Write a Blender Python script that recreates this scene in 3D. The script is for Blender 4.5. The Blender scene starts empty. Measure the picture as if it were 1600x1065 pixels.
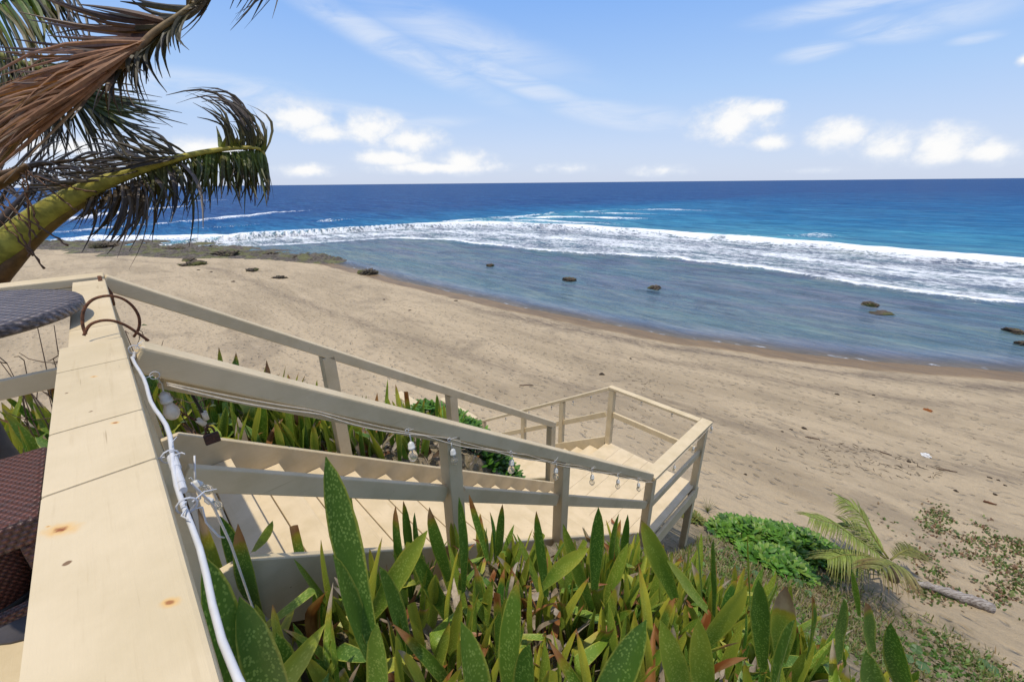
import bpy, bmesh, math, random
import numpy as np
from mathutils import Vector, Matrix
R = math.radians
random.seed(7); rng = np.random.default_rng(11)
SC = bpy.context.scene
COL = SC.collection

# ------------------------------------------------------------------ camera
FPX, PITCH, ROLL = 640.3, 0.3678, -0.0096
cF = np.array([0, math.cos(PITCH), -math.sin(PITCH)]); cU0 = np.array([0, math.sin(PITCH), math.cos(PITCH)]); cR0 = np.array([1., 0, 0])
cR = math.cos(ROLL)*cR0 + math.sin(ROLL)*cU0
cU = -math.sin(ROLL)*cR0 + math.cos(ROLL)*cU0
cam_d = bpy.data.cameras.new('camera'); cam = bpy.data.objects.new('camera', cam_d); COL.objects.link(cam)
cam.matrix_world = Matrix(((cR[0], cU[0], -cF[0], 0), (cR[1], cU[1], -cF[1], 0), (cR[2], cU[2], -cF[2], 0), (0, 0, 0, 1)))
cam_d.sensor_width = 36; cam_d.lens = FPX/1600*36; cam_d.clip_start = 0.03; cam_d.clip_end = 60000
SC.camera = cam

def ray(px, py): return cF + (px-800)/FPX*cR + (532.5-py)/FPX*cU
def at(px, py, z):                       # the point of a level plane z seen at that spot of the photograph
    d = ray(px, py); return d*(z/d[2])
def P(px, py, depth): return ray(px, py)*depth
def proj(p):
    p = np.asarray(p); f = p@cF
    return 800+FPX*(p@cR)/f, 532.5-FPX*(p@cU)/f

# ------------------------------------------------------------------ site axes: a = down the upper flight, b = along the deck edge
TH = 0.7943
S = np.array([math.sin(TH), math.cos(TH), 0]); W = np.array([-math.cos(TH), math.sin(TH), 0]); Z = np.array([0, 0, 1.])
P0 = np.array([-1.188, 1.174, 0])
def ab(a, b, z=0.): return P0 + a*S + b*W + z*Z
def to_ab(x, y):
    dx = x-P0[0]; dy = y-P0[1]
    return dx*S[0]+dy*S[1], dx*W[0]+dy*W[1]
SEA = -8.0
RAIL = -0.425; DECK = -1.5; SLOPE = 0.70; NT = 15; RUN = 3.86/15; RISE = 0.18
LAND = DECK-2.7; SL2 = 0.63

# ------------------------------------------------------------------ object helpers
def tag(o, label=None, cat=None, group=None, kind=None):
    if label: o['label'] = label
    if cat: o['category'] = cat
    if group: o['group'] = group
    if kind: o['kind'] = kind
    return o
def thing(name, loc, label, cat, group=None):
    o = bpy.data.objects.new(name, None); o.empty_display_size = .1; COL.objects.link(o); o.location = loc
    return tag(o, label, cat, group)
def link(name, me, mat, parent=None, loc=None):
    o = bpy.data.objects.new(name, me); COL.objects.link(o)
    if mat is not None: me.materials.append(mat)
    if parent is not None: o.parent = parent
    if loc is not None: o.location = loc
    return o
def wloc(o):
    v = np.zeros(3)
    while o is not None: v = v+np.array(o.location); o = o.parent
    return v

class MB:
    """collects world-space pieces that become ONE mesh"""
    def __init__(s): s.V = []; s.F = []; s.A = {}; s.n = 0
    def add(s, V, F, **attr):
        V = np.asarray(V, float).reshape(-1, 3)
        s.V.append(V); s.F += [tuple(int(i)+s.n for i in f) for f in F]
        for k, v in attr.items(): s.A.setdefault(k, []).append((s.n, np.asarray(v, float)))
        s.n += len(V)
    def build(s, name, mat, parent=None, loc=None, smooth=False):
        V = np.concatenate(s.V); off = np.zeros(3)
        if parent is not None: off = wloc(parent)
        if loc is not None: off = off+np.asarray(loc)
        me = bpy.data.meshes.new(name); me.from_pydata((V-off).tolist(), [], s.F)
        for k, lst in s.A.items():
            d = 4 if k == 'tint' else 3
            arr = np.zeros((len(V), d))
            for i0, v in lst: arr[i0:i0+len(v)] = v
            at_ = me.attributes.new(k, 'FLOAT_COLOR' if d == 4 else 'FLOAT_VECTOR', 'POINT')
            at_.data.foreach_set('color' if d == 4 else 'vector', arr.ravel())
        if smooth: me.polygons.foreach_set('use_smooth', [True]*len(me.polygons))
        me.update()
        return link(name, me, mat, parent, loc)
    # --- shapes
    def box(s, p0, p1, w, h, up=(0, 0, 1), bev=.005, skew0=None, skew1=None):
        """beam from p0 to p1 (centre line), w wide sideways, h tall along up"""
        p0 = np.asarray(p0, float); p1 = np.asarray(p1, float); x = p1-p0; L = np.linalg.norm(x); x /= L
        u = np.asarray(up, float); y = np.cross(u, x); y /= np.linalg.norm(y); zz = np.cross(x, y)
        bm = bmesh.new(); bmesh.ops.create_cube(bm, size=1)
        for v in bm.verts: v.co = Vector((v.co.x*L, v.co.y*w, v.co.z*h))
        if bev: bmesh.ops.bevel(bm, geom=bm.edges[:], offset=min(bev, .3*min(w, h, L)), segments=2, affect='EDGES', profile=.6)
        bm.verts.index_update()
        c = (p0+p1)/2
        V = [c+x*v.co.x+y*v.co.y+zz*v.co.z for v in bm.verts]; F = [[v.index for v in f.verts] for f in bm.faces]
        bm.free(); s.add(V, F); return s
    def prism(s, poly, n, t, bev=.004):
        """flat outline (list of points) thickened by t along n"""
        poly = [np.asarray(p, float) for p in poly]; n = np.asarray(n, float)
        bm = bmesh.new(); vs = [bm.verts.new(p) for p in poly]; f = bm.faces.new(vs)
        r = bmesh.ops.extrude_face_region(bm, geom=[f])
        for v in [e for e in r['geom'] if isinstance(e, bmesh.types.BMVert)]: v.co += Vector(n*t)
        bmesh.ops.recalc_face_normals(bm, faces=bm.faces[:])
        if bev: bmesh.ops.bevel(bm, geom=bm.edges[:], offset=bev, segments=1, affect='EDGES')
        bm.verts.index_update()
        s.add([np.array(v.co) for v in bm.verts], [[v.index for v in q.verts] for q in bm.faces]); bm.free(); return s
    def tube(s, pts, rad, n=8, cap=True, tint=None):
        pts = np.asarray(pts, float); K = len(pts); rad = np.broadcast_to(np.asarray(rad, float), (K,))
        t = np.gradient(pts, axis=0); t /= np.linalg.norm(t, axis=1)[:, None]+1e-12
        ref = np.array([0, 0, 1.]) if abs(t[0, 2]) < .9 else np.array([1., 0, 0])
        u = np.cross(t[0], ref); u /= np.linalg.norm(u); V = []; 
        for k in range(K):
            u = u-t[k]*(u@t[k]); u /= np.linalg.norm(u); v = np.cross(t[k], u)
            for j in range(n):
                an = 2*math.pi*j/n; V.append(pts[k]+rad[k]*(math.cos(an)*u+math.sin(an)*v))
        F = [(k*n+j, k*n+(j+1) % n, (k+1)*n+(j+1) % n, (k+1)*n+j) for k in range(K-1) for j in range(n)]
        if cap: F += [tuple(range(n))[::-1], tuple((K-1)*n+j for j in range(n))]
        if tint is None: s.add(V, F)
        else: s.add(V, F, tint=np.repeat(np.broadcast_to(np.asarray(tint, float), (K, 4)), n, axis=0))
        return s
    def lathe(s, c, prof, n=20, axis=(0, 0, 1)):
        c = np.asarray(c, float); ax = np.asarray(axis, float); ax /= np.linalg.norm(ax)
        u = np.cross(ax, [0, 1, .01]) if abs(ax[1]) < .9 else np.cross(ax, [1, 0, 0.01]); u /= np.linalg.norm(u); v = np.cross(ax, u)
        V = [c+ax*h+r*(math.cos(2*math.pi*j/n)*u+math.sin(2*math.pi*j/n)*v) for r, h in prof for j in range(n)]
        K = len(prof)
        F = [(k*n+j, k*n+(j+1) % n, (k+1)*n+(j+1) % n, (k+1)*n+j) for k in range(K-1) for j in range(n)]
        F += [tuple(range(n))[::-1], tuple((K-1)*n+j for j in range(n))]
        s.add(V, F); return s
    def strips(s, C, side, w, fold=0., tint=None, uv=None, nrm=None):
        """N curved blades: C (N,K,3) centre lines, side (N,K,3) unit, w (N,K) half widths"""
        C = np.asarray(C, float); N, K, _ = C.shape
        t = np.gradient(C, axis=1); nn = np.cross(t, side); nn /= np.linalg.norm(nn, axis=2)[..., None]+1e-9
        w = np.broadcast_to(w, (N, K))[..., None]
        A = C+side*w+nn*w*fold; B = C-side*w+nn*w*fold
        V = np.stack([A, C, B], axis=2).reshape(-1, 3)
        i = np.arange(N)[:, None]*K*3+np.arange(K-1)[None, :]*3
        q = np.stack([np.stack([i, i+1, i+4, i+3], -1), np.stack([i+1, i+2, i+5, i+4], -1)], 2).reshape(-1, 4)
        kw = {}
        if tint is not None: kw['tint'] = np.repeat(np.broadcast_to(tint, (N, K, 4)).reshape(-1, 4), 3, axis=0)
        s.add(V, q.tolist(), **kw); return s

def smoothnoise(x, y, seed=0, octv=4, f0=1.):
    """cheap value noise, vectorised"""
    x = np.asarray(x, float); y = np.asarray(y, float); out = np.zeros(np.broadcast(x, y).shape); amp = 1.; tot = 0
    for o in range(octv):
        fx = x*f0; fy = y*f0; ix = np.floor(fx); iy = np.floor(fy); tx = fx-ix; ty = fy-iy
        tx = tx*tx*(3-2*tx); ty = ty*ty*(3-2*ty)
        def h(i, j):
            v = np.sin(i*127.1+j*311.7+seed*74.7+o*19.19)*43758.5453; return v-np.floor(v)
        v = (h(ix, iy)*(1-tx)+h(ix+1, iy)*tx)*(1-ty)+(h(ix, iy+1)*(1-tx)+h(ix+1, iy+1)*tx)*ty
        out += amp*v; tot += amp; amp *= .5; f0 *= 2.03
    return out/tot
def sstep(e0, e1, x):
    t = np.clip((np.asarray(x, float)-e0)/(e1-e0), 0, 1); return t*t*(3-2*t)

# ------------------------------------------------------------------ materials
class NT_:
    def __init__(s, tree): s.t = tree; s.n = tree.nodes; s.l = tree.links
    def node(s, typ, **kw):
        n = s.n.new('ShaderNode'+typ)
        for k, v in kw.items():
            if k.startswith('i_'):
                key = k[2:]; key = int(key) if key.isdigit() else key.replace('_', ' ')
                s.put(n.inputs[key], v)
            else: setattr(n, k, v)
        return n
    def put(s, sock, v):
        if isinstance(v, bpy.types.NodeSocket): s.l.new(v, sock)
        elif isinstance(v, (tuple, list)) and sock.type == 'RGBA' and len(v) == 3: sock.default_value = (*v, 1)
        else: sock.default_value = v
    def math(s, op, a, b=0., c=None, clamp=False):
        n = s.node('Math', operation=op, use_clamp=clamp); s.put(n.inputs[0], a); s.put(n.inputs[1], b)
        if c is not None: s.put(n.inputs[2], c)
        return n.outputs[0]
    def vmath(s, op, a, b=None):
        n = s.node('VectorMath', operation=op); s.put(n.inputs[0], a)
        if b is not None: s.put(n.inputs[1], b)
        return n.outputs['Value'] if op in ('LENGTH', 'DOT_PRODUCT', 'DISTANCE') else n.outputs[0]
    def mix(s, f, a, b, mode='MIX'):
        n = s.node('Mix', data_type='RGBA', blend_type=mode); n.clamp_factor = True
        s.put(n.inputs['Factor'], f); s.put(n.inputs[6], a); s.put(n.inputs[7], b); return n.outputs[2]
    def ramp(s, x, lo, hi, a=0., b=1., smooth=True):
        n = s.node('MapRange', interpolation_type='SMOOTHSTEP' if smooth else 'LINEAR')
        s.put(n.inputs[0], x); n.inputs[1].default_value = lo; n.inputs[2].default_value = hi; n.inputs[3].default_value = a; n.inputs[4].default_value = b
        return n.outputs[0]
    def noise(s, vec, scale, detail=4, rough=.55, dist=0., col=False):
        n = s.node('TexNoise'); s.put(n.inputs['Vector'], vec); n.inputs['Scale'].default_value = scale; n.inputs['Detail'].default_value = detail
        n.inputs['Roughness'].default_value = rough; n.inputs['Distortion'].default_value = dist
        return n.outputs['Color'] if col else n.outputs['Fac']
    def voro(s, vec, scale, feature='F1', rnd=1.):
        n = s.node('TexVoronoi', feature=feature); s.put(n.inputs['Vector'], vec); n.inputs['Scale'].default_value = scale; n.inputs['Randomness'].default_value = rnd
        return n.outputs['Distance']
    def mapv(s, vec, loc=(0, 0, 0), rot=(0, 0, 0), scale=(1, 1, 1), typ='POINT'):
        n = s.node('Mapping', vector_type=typ); s.put(n.inputs[0], vec); n.inputs[1].default_value = loc; n.inputs[2].default_value = rot; n.inputs[3].default_value = scale
        return n.outputs[0]
    def attr(s, name, out='Color'): return s.node('Attribute', attribute_name=name).outputs[out]
    def sep(s, v): n = s.node('SeparateXYZ'); s.put(n.inputs[0], v); return n.outputs
    def sepc(s, v): n = s.node('SeparateColor'); s.put(n.inputs[0], v); return n.outputs
    def comb(s, x, y, z): n = s.node('CombineXYZ'); s.put(n.inputs[0], x); s.put(n.inputs[1], y); s.put(n.inputs[2], z); return n.outputs[0]
    def bump(s, h, strength=.3, dist=.01, normal=None):
        n = s.node('Bump'); s.put(n.inputs['Height'], h); n.inputs['Strength'].default_value = strength; n.inputs['Distance'].default_value = dist
        if normal is not None: s.put(n.inputs['Normal'], normal)
        return n.outputs[0]
def new_mat(name):
    m = bpy.data.materials.new(name); m.use_nodes = True; t = NT_(m.node_tree); bs = t.n['Principled BSDF']
    return m, t, bs, t.node('TexCoord').outputs['Object']
def finish(t, bs, col, rough=.6, normal=None, spec=.5, **kw):
    t.put(bs.inputs['Base Color'], col); t.put(bs.inputs['Roughness'], rough); t.put(bs.inputs['Specular IOR Level'], spec)
    if normal is not None: t.put(bs.inputs['Normal'], normal)
    for k, v in kw.items(): t.put(bs.inputs[k.replace('_', ' ')], v)

def paint_mat(name, base=(.60, .49, .315), rust=(), grain_dir=0., stain=1.):
    m, t, bs, oc = new_mat(name)
    oc = t.vmath('ADD', oc, t.mapv(t.comb(t.node('ObjectInfo').outputs['Random'], 0, 0), scale=(13.7, 1, 1))) if not rust else oc
    rot = t.mapv(oc, rot=(0, 0, grain_dir))
    long_ = t.mapv(rot, scale=(1.2, 26, 26))
    grain = t.noise(long_, 3, 5, .6, .3)
    blot = t.noise(oc, 5, 5, .6)
    fine = t.noise(oc, 90, 3, .6)
    c = t.mix(t.ramp(blot, .35, .7), tuple(x*1.04 for x in base), (base[0]*.90, base[1]*.89, base[2]*.84))
    c = t.mix(t.math('MULTIPLY', t.ramp(grain, .56, .74), .14*stain), c, (base[0]*.62, base[1]*.55, base[2]*.44))
    scr = t.noise(t.mapv(rot, scale=(3, 60, 60)), 1.4, 2, .5)
    c = t.mix(t.math('MULTIPLY', t.ramp(scr, .70, .75), .35*stain), c, (base[0]*.5, base[1]*.44, base[2]*.36))
    sp = t.voro(oc, 9.)
    c = t.mix(t.math('MULTIPLY', t.ramp(t.math('ADD', sp, t.math('MULTIPLY', fine, .04)), .062, .035), .75*stain), c, (.20, .12, .06))
    for (rx, ry, rz, rr, core) in rust:
        d = t.vmath('SUBTRACT', oc, (rx, ry, rz)); d = t.mapv(d, rot=(0, 0, -TH), scale=(1., 1.7, 1.))
        d = t.math('ADD', t.vmath('LENGTH', d), t.math('MULTIPLY', t.math('SUBTRACT', t.noise(oc, 60, 3), .5), rr*1.3))
        c = t.mix(t.math('MULTIPLY', t.ramp(d, rr*1.5, rr*.3), .75), c, (.66, .38, .10))
        c = t.mix(t.math('MULTIPLY', t.ramp(d, rr*.6, rr*.15), core), c, (.25, .07, .02))
    b = t.bump(t.math('ADD', t.math('MULTIPLY', grain, .8), t.math('MULTIPLY', fine, .25)), .35, .004)
    finish(t, bs, c, .58, b, .35)
    return m
PAINT_S = paint_mat('cream_paint_along_stairs', grain_dir=-(math.pi/2-TH))
PAINT_W = paint_mat('cream_paint_along_deck', grain_dir=-(math.pi-(math.pi/2-(-TH))) if False else -(math.pi/2+ (math.pi/2-TH)))
PAINT_V = paint_mat('cream_paint_upright')
FLOORP = paint_mat('cream_floor_paint', base=(.62, .505, .335), grain_dir=-(math.pi/2-TH), stain=.7)
TREADP = paint_mat('cream_tread_paint', base=(.62, .505, .335), grain_dir=-(math.pi/2+(math.pi/2-TH)), stain=.8)

def simple(name, col, rough=.6, spec=.4, metal=0., nscale=20, var=.25, bump=.2, col2=None):
    m, t, bs, oc = new_mat(name)
    n = t.noise(oc, nscale, 5, .6)
    c = t.mix(t.ramp(n, .3, .7), col, col2 or tuple(x*(1-var) for x in col))
    finish(t, bs, c, rough, t.bump(n, bump, .003), spec, Metallic=metal)
    return m
PVC = simple('white_plastic', (.60, .61, .63), .35, .5, nscale=30, var=.12, bump=.05)
RUST = simple('rusty_iron', (.20, .085, .04), .8, .2, nscale=120, col2=(.06, .03, .02), bump=.6)
DARKRUST = simple('dark_rusty_lock', (.10, .045, .03), .7, .3, nscale=150, col2=(.035, .02, .015), bump=.7)
SOCKET = simple('bulb_socket_plastic', (.62, .62, .58), .4, .5, nscale=60, var=.2, bump=.05)
CORD = simple('cream_cord', (.60, .53, .42), .5, .3, nscale=50, bump=.1)
POLE = simple('grey_metal_pole', (.075, .065, .062), .5, .4, nscale=12, var=.35, bump=.1)
BLACK = simple('black_plastic', (.012, .012, .013), .5, .4)
TWIG = simple('dry_twig', (.16, .11, .075), .85, .2, nscale=60, col2=(.08, .05, .035), bump=.4)
def glass_mat():
    m, t, bs, oc = new_mat('bulb_glass')
    finish(t, bs, (.93, .90, .82), .06, None, .5); bs.inputs['Transmission Weight'].default_value = .85; bs.inputs['IOR'].default_value = 1.2
    return m
GLASS = glass_mat()
FROST = simple('frosted_bulb', (.66, .61, .50), .25, .5, nscale=40, col2=(.58, .50, .40), bump=.05)

def wicker_mat(name, c1, c2, sc=1.):
    m, t, bs, oc = new_mat(name)
    rot = t.mapv(oc, rot=(0, 0, -TH))
    x, y, z = t.sep(rot)
    k = 2*math.pi/.016*sc
    wx = t.math('SINE', t.math('MULTIPLY', x, k)); wy = t.math('SINE', t.math('MULTIPLY', t.math('ADD', y, z), k*.62))
    h = t.math('MULTIPLY', wx, wy); h2 = t.math('ABSOLUTE', wy)
    hh = t.math('ADD', t.math('MULTIPLY', h, .5), t.math('MULTIPLY', h2, .5))
    rnd = t.noise(t.mapv(rot, scale=(8, 60, 60)), 2., 3)
    c = t.mix(t.ramp(hh, -.3, .7), tuple(v*.22 for v in c1), c1)
    c = t.mix(t.ramp(rnd, .45, .65), c, t.mix(t.ramp(hh, -.3, .7), tuple(v*.22 for v in c2), c2))
    finish(t, bs, c, .45, t.bump(hh, .9, .006), .45)
    return m
WICK_G = wicker_mat('grey_brown_wicker', (.11, .095, .10), (.24, .20, .19), .55)
WICK_R = wicker_mat('red_brown_wicker', (.17, .065, .05), (.09, .05, .045))

def snake_mat(name, variegated=False):
    m, t, bs, oc = new_mat(name)
    st = t.attr('st', 'Vector'); uv = t.attr('uvn', 'Vector'); tint = t.attr('tint'); tr, tg, tb = t.sepc(tint)[:3]
    u, v, lr = t.sep(uv); au = t.math('ABSOLUTE', u)
    sv = t.mapv(st, scale=(1., .62, 1.))
    n1 = t.noise(sv, 120, 2, .5, .4); n2 = t.noise(t.mapv(st, scale=(1, .25, 1)), 28, 3, .5)
    vs = t.voro(t.mapv(st, scale=(1., .55, 1.)), 150)
    spots = t.math('MULTIPLY', t.ramp(t.math('ADD', vs, t.math('MULTIPLY', t.math('SUBTRACT', n1, .5), .5)), .46, .26), t.ramp(n2, .30, .55))
    dark = t.mix(tr, (.042, .125, .018), (.19, .30, .036)); light = t.mix(tr, (.21, .36, .085), (.42, .50, .12))
    c = t.mix(t.math('MULTIPLY', spots, .75), dark, light)
    # yellow margin and yellowing
    edge = t.ramp(t.math('ADD', au, t.math('MULTIPLY', t.math('SUBTRACT', n2, .5), .3)), .80, .96)
    c = t.mix(t.math('MULTIPLY', edge, .85 if variegated else .5), c, (.50, .48, .08))
    yl = t.math('MULTIPLY', tb, t.ramp(t.math('ADD', v, t.math('MULTIPLY', t.math('SUBTRACT', n2, .5), .5)), .15, .9))
    c = t.mix(t.math('MULTIPLY', yl, t.math('ADD', .55, t.math('MULTIPLY', au, .5))), c, (.50, .47, .06))
    # dried tips
    tip = t.ramp(t.math('ADD', t.math('SUBTRACT', v, t.math('SUBTRACT', 1.0, t.math('MULTIPLY', tg, .42))), t.math('MULTIPLY', t.math('SUBTRACT', n2, .5), .12)), -.03, .02)
    tip = t.math('MULTIPLY', tip, t.ramp(tg, .02, .06))
    tc = t.mix(t.ramp(n2, .35, .65), t.mix(t.ramp(tr, .4, .75), (.22, .07, .02), (.24, .19, .14)), t.mix(t.ramp(tr, .4, .75), (.40, .20, .08), (.46, .38, .29)))
    halo = t.ramp(t.math('ADD', t.math('SUBTRACT', v, t.math('SUBTRACT', .94, t.math('MULTIPLY', tg, .45))), t.math('MULTIPLY', t.math('SUBTRACT', n2, .5), .1)), -.06, .06)
    c = t.mix(t.math('MULTIPLY', t.math('MULTIPLY', halo, t.ramp(tg, .02, .06)), .6), c, (.42, .28, .03))
    c = t.mix(tip, c, tc)
    b = t.bump(t.math('ADD', n1, t.math('MULTIPLY', t.noise(t.mapv(st, scale=(1, .02, 1)), 260, 2), .6)), .25, .002)
    finish(t, bs, c, .42, b, .45)
    tl = t.node('BsdfTranslucent'); t.put(tl.inputs[0], t.mix(1., c, (1.1, 1.1, .55), 'MULTIPLY')); mx = t.node('MixShader'); mx.inputs[0].default_value = .30
    t.l.new(bs.outputs[0], mx.inputs[1]); t.l.new(tl.outputs[0], mx.inputs[2]); t.l.new(mx.outputs[0], t.n['Material Output'].inputs[0])
    return m
SNAKE = snake_mat('mottled_snake_plant_leaf'); SNAKEV = snake_mat('variegated_snake_leaf', True)

def tint_mat(name, rough=.6, spec=.3, nscale=40, var=.3, transl=0., stretch=(1, 1, 1), bump=.3):
    """colour comes from the leaf's own tint attribute, broken up by noise"""
    m, t, bs, oc = new_mat(name)
    n = t.noise(t.mapv(oc, scale=stretch), nscale, 4, .6)
    c = t.mix(t.ramp(n, .3, .7), t.attr('tint'), t.mix(1., t.attr('tint'), (1-var, 1-var, 1-var), 'MULTIPLY'))
    finish(t, bs, c, rough, t.bump(n, bump, .002), spec)
    if transl:
        tr = t.node('BsdfTranslucent'); t.put(tr.inputs[0], t.mix(1., c, (1.2, 1.15, .5), 'MULTIPLY'))
        mx = t.node('MixShader'); mx.inputs[0].default_value = transl; t.l.new(bs.outputs[0], mx.inputs[1]); t.l.new(tr.outputs[0], mx.inputs[2])
        t.l.new(mx.outputs[0], t.n['Material Output'].inputs[0])
    return m
LEAF = tint_mat('leaf_blade', .45, .4, 25, .25, .25)
DRY = tint_mat('dry_leaf', .8, .2, 60, .35, .12)
FROND = tint_mat('palm_leaflet', .5, .35, 30, .35, .22)
STALK = tint_mat('palm_stalk', .6, .3, 16, .5, 0, (1, 1, 1), .6)

# ------------------------------------------------------------------ shoreline and terrain
def curve_of(px_list, z=SEA):
    pts = np.array([at(x, y, z) for x, y in px_list]); a, b = to_ab(pts[:, 0], pts[:, 1]); o = np.argsort(b); a = a[o]; b = b[o]
    return a, b
def smooth_fn(a, b, sig=1.5):
    """a as a smooth function of b; straight on at both ends"""
    s0 = (a[1]-a[0])/(b[1]-b[0]); s1 = (a[-1]-a[-2])/(b[-1]-b[-2])
    bb = np.concatenate([[b[0]-60], b, [b[-1]+60]]); aa = np.concatenate([[a[0]-60*s0], a, [a[-1]+60*s1]])
    g = np.linspace(bb[0], bb[-1], 1500); v = np.interp(g, bb, aa); k = np.exp(-.5*(np.arange(-60, 61)*(g[1]-g[0])/sig)**2); k /= k.sum()
    v2 = np.convolve(np.pad(v, 60, mode='edge'), k, 'valid')
    def f(b_): 
        b_ = np.asarray(b_, float); r = np.interp(b_, g[60:-60], v2[60:-60])
        lo = b_ < g[60]; hi = b_ > g[-61]
        return r+np.where(lo, (b_-g[60])*s0, 0)+np.where(hi, (b_-g[-61])*s1, 0)
    return f
SHORE = [(60, 384), (150, 386), (250, 390), (350, 396), (450, 403), (520, 412), (600, 432), (700, 456), (800, 477), (900, 497), (1000, 516), (1100, 533), (1200, 547), (1300, 558), (1400, 567), (1500, 574), (1600, 581)]
sa, sb = curve_of(SHORE)
shore_a = smooth_fn(sa, sb, 1.2)
def offshore(x, y):
    a, b = to_ab(x, y); d = (shore_a(b+.2)-shore_a(b-.2))/.4
    wob = (smoothnoise(a*0, b, 5, 3, .45)-.5)*.55
    return (a-shore_a(b)-wob)/np.sqrt(1+np.clip(d, -1.2, 1.2)**2)
def bank(a, b):
    a = np.asarray(a, float); b = np.asarray(b, float); a0 = a; a = a+1.05*np.maximum(0, b-2.7)
    f1 = np.interp(a, [-30, -.2, 0, 1.0, 2.2, 3.1, 4.1, 5.4, 7, 9, 40], [-1.8, -1.8, -1.72, -2.03, -2.72, -3.65, -4.55, -5.45, -6.1, -6.6, -9.5])
    f2 = np.interp(a, [-30, -.2, 0, 1.2, 2.6, 3.6, 5.0, 7, 9, 40], [-2.0, -2.0, -1.95, -2.4, -3.05, -4.3, -5.5, -6.2, -6.65, -9.5])
    k = sstep(.0, 1.5, b); z = f1*(1-k)+f2*k
    st = np.minimum(z, np.interp(a0, [-1, 0, 3.86, 5.6, 7], [-2.05, -2.05, -4.75, -5.5, -6.2])-.05)
    ks = sstep(-.22, -.04, b)*(1-sstep(1.36, 1.55, b))
    z = z*(1-ks)+st*ks
    st2 = np.minimum(z, np.interp(b, [1.2, 1.5, 4.9], [-4.8, -4.9, -6.75])); k2 = sstep(3.5, 3.8, a0)*(1-sstep(5.5, 5.9, a0))*sstep(1.3, 1.5, b)
    z = z*(1-k2)+st2*k2
    return z
def ground(x, y):
    x = np.asarray(x, float); y = np.asarray(y, float)
    a, b = to_ab(x, y); v = offshore(x, y)
    beach = np.where(v < 0, np.maximum(-8-.115*np.clip(v, -5, 0)-.052*np.clip(v+5, -40, 0), -8), np.maximum(-8-.05*v, -9.2-.02*np.clip(v-60, 0, 900)))
    beach = np.minimum(beach, -6.5+.1*(beach+6.5))
    bk = bank(a, b); bk = np.where(v > -3, -20, bk)
    d = bk-beach; s_ = .25
    z = np.where(d > 4*s_, bk, np.where(d < -4*s_, beach, beach+s_*np.log1p(np.exp(np.clip(d/s_, -30, 30)))))
    z = z+(smoothnoise(x, y, 3, 3, .5)-.5)*.10*np.where(v < -2, 1, .0)+(smoothnoise(a*2, b*.6, 9, 3, 1.6)-.5)*.045*np.where(v < -2.5, 1, 0)
    return z
def gz(x, y): return float(ground(np.array([x]), np.array([y]))[0])

def polar(radii, angs, zf):
    r, t = np.meshgrid(radii, angs, indexing='ij'); x = r*np.sin(t); y = r*np.cos(t); z = zf(x, y)
    n, k = r.shape; i = np.arange(n-1)[:, None]*k+np.arange(k-1)[None, :]
    F = np.stack([i, i+k, i+k+1, i+1], -1).reshape(-1, 4)
    return np.stack([x, y, z], -1).reshape(-1, 3), F
def np_mesh(name, V, F, mat, attrs=None):
    me = bpy.data.meshes.new(name); me.vertices.add(len(V)); me.vertices.foreach_set('co', V.astype(np.float32).ravel())
    me.loops.add(F.size); me.loops.foreach_set('vertex_index', F.astype(np.int32).ravel()); me.polygons.add(len(F))
    me.polygons.foreach_set('loop_start', (np.arange(len(F))*4).astype(np.int32)); me.polygons.foreach_set('loop_total', np.full(len(F), 4, np.int32))
    me.polygons.foreach_set('use_smooth', np.ones(len(F), bool)); me.update(calc_edges=True); me.validate()
    for k, v in (attrs or {}).items():
        a_ = me.attributes.new(k, 'FLOAT_COLOR', 'POINT'); a_.data.foreach_set('color', v.astype(np.float32).ravel())
    return link(name, me, mat)

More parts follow.
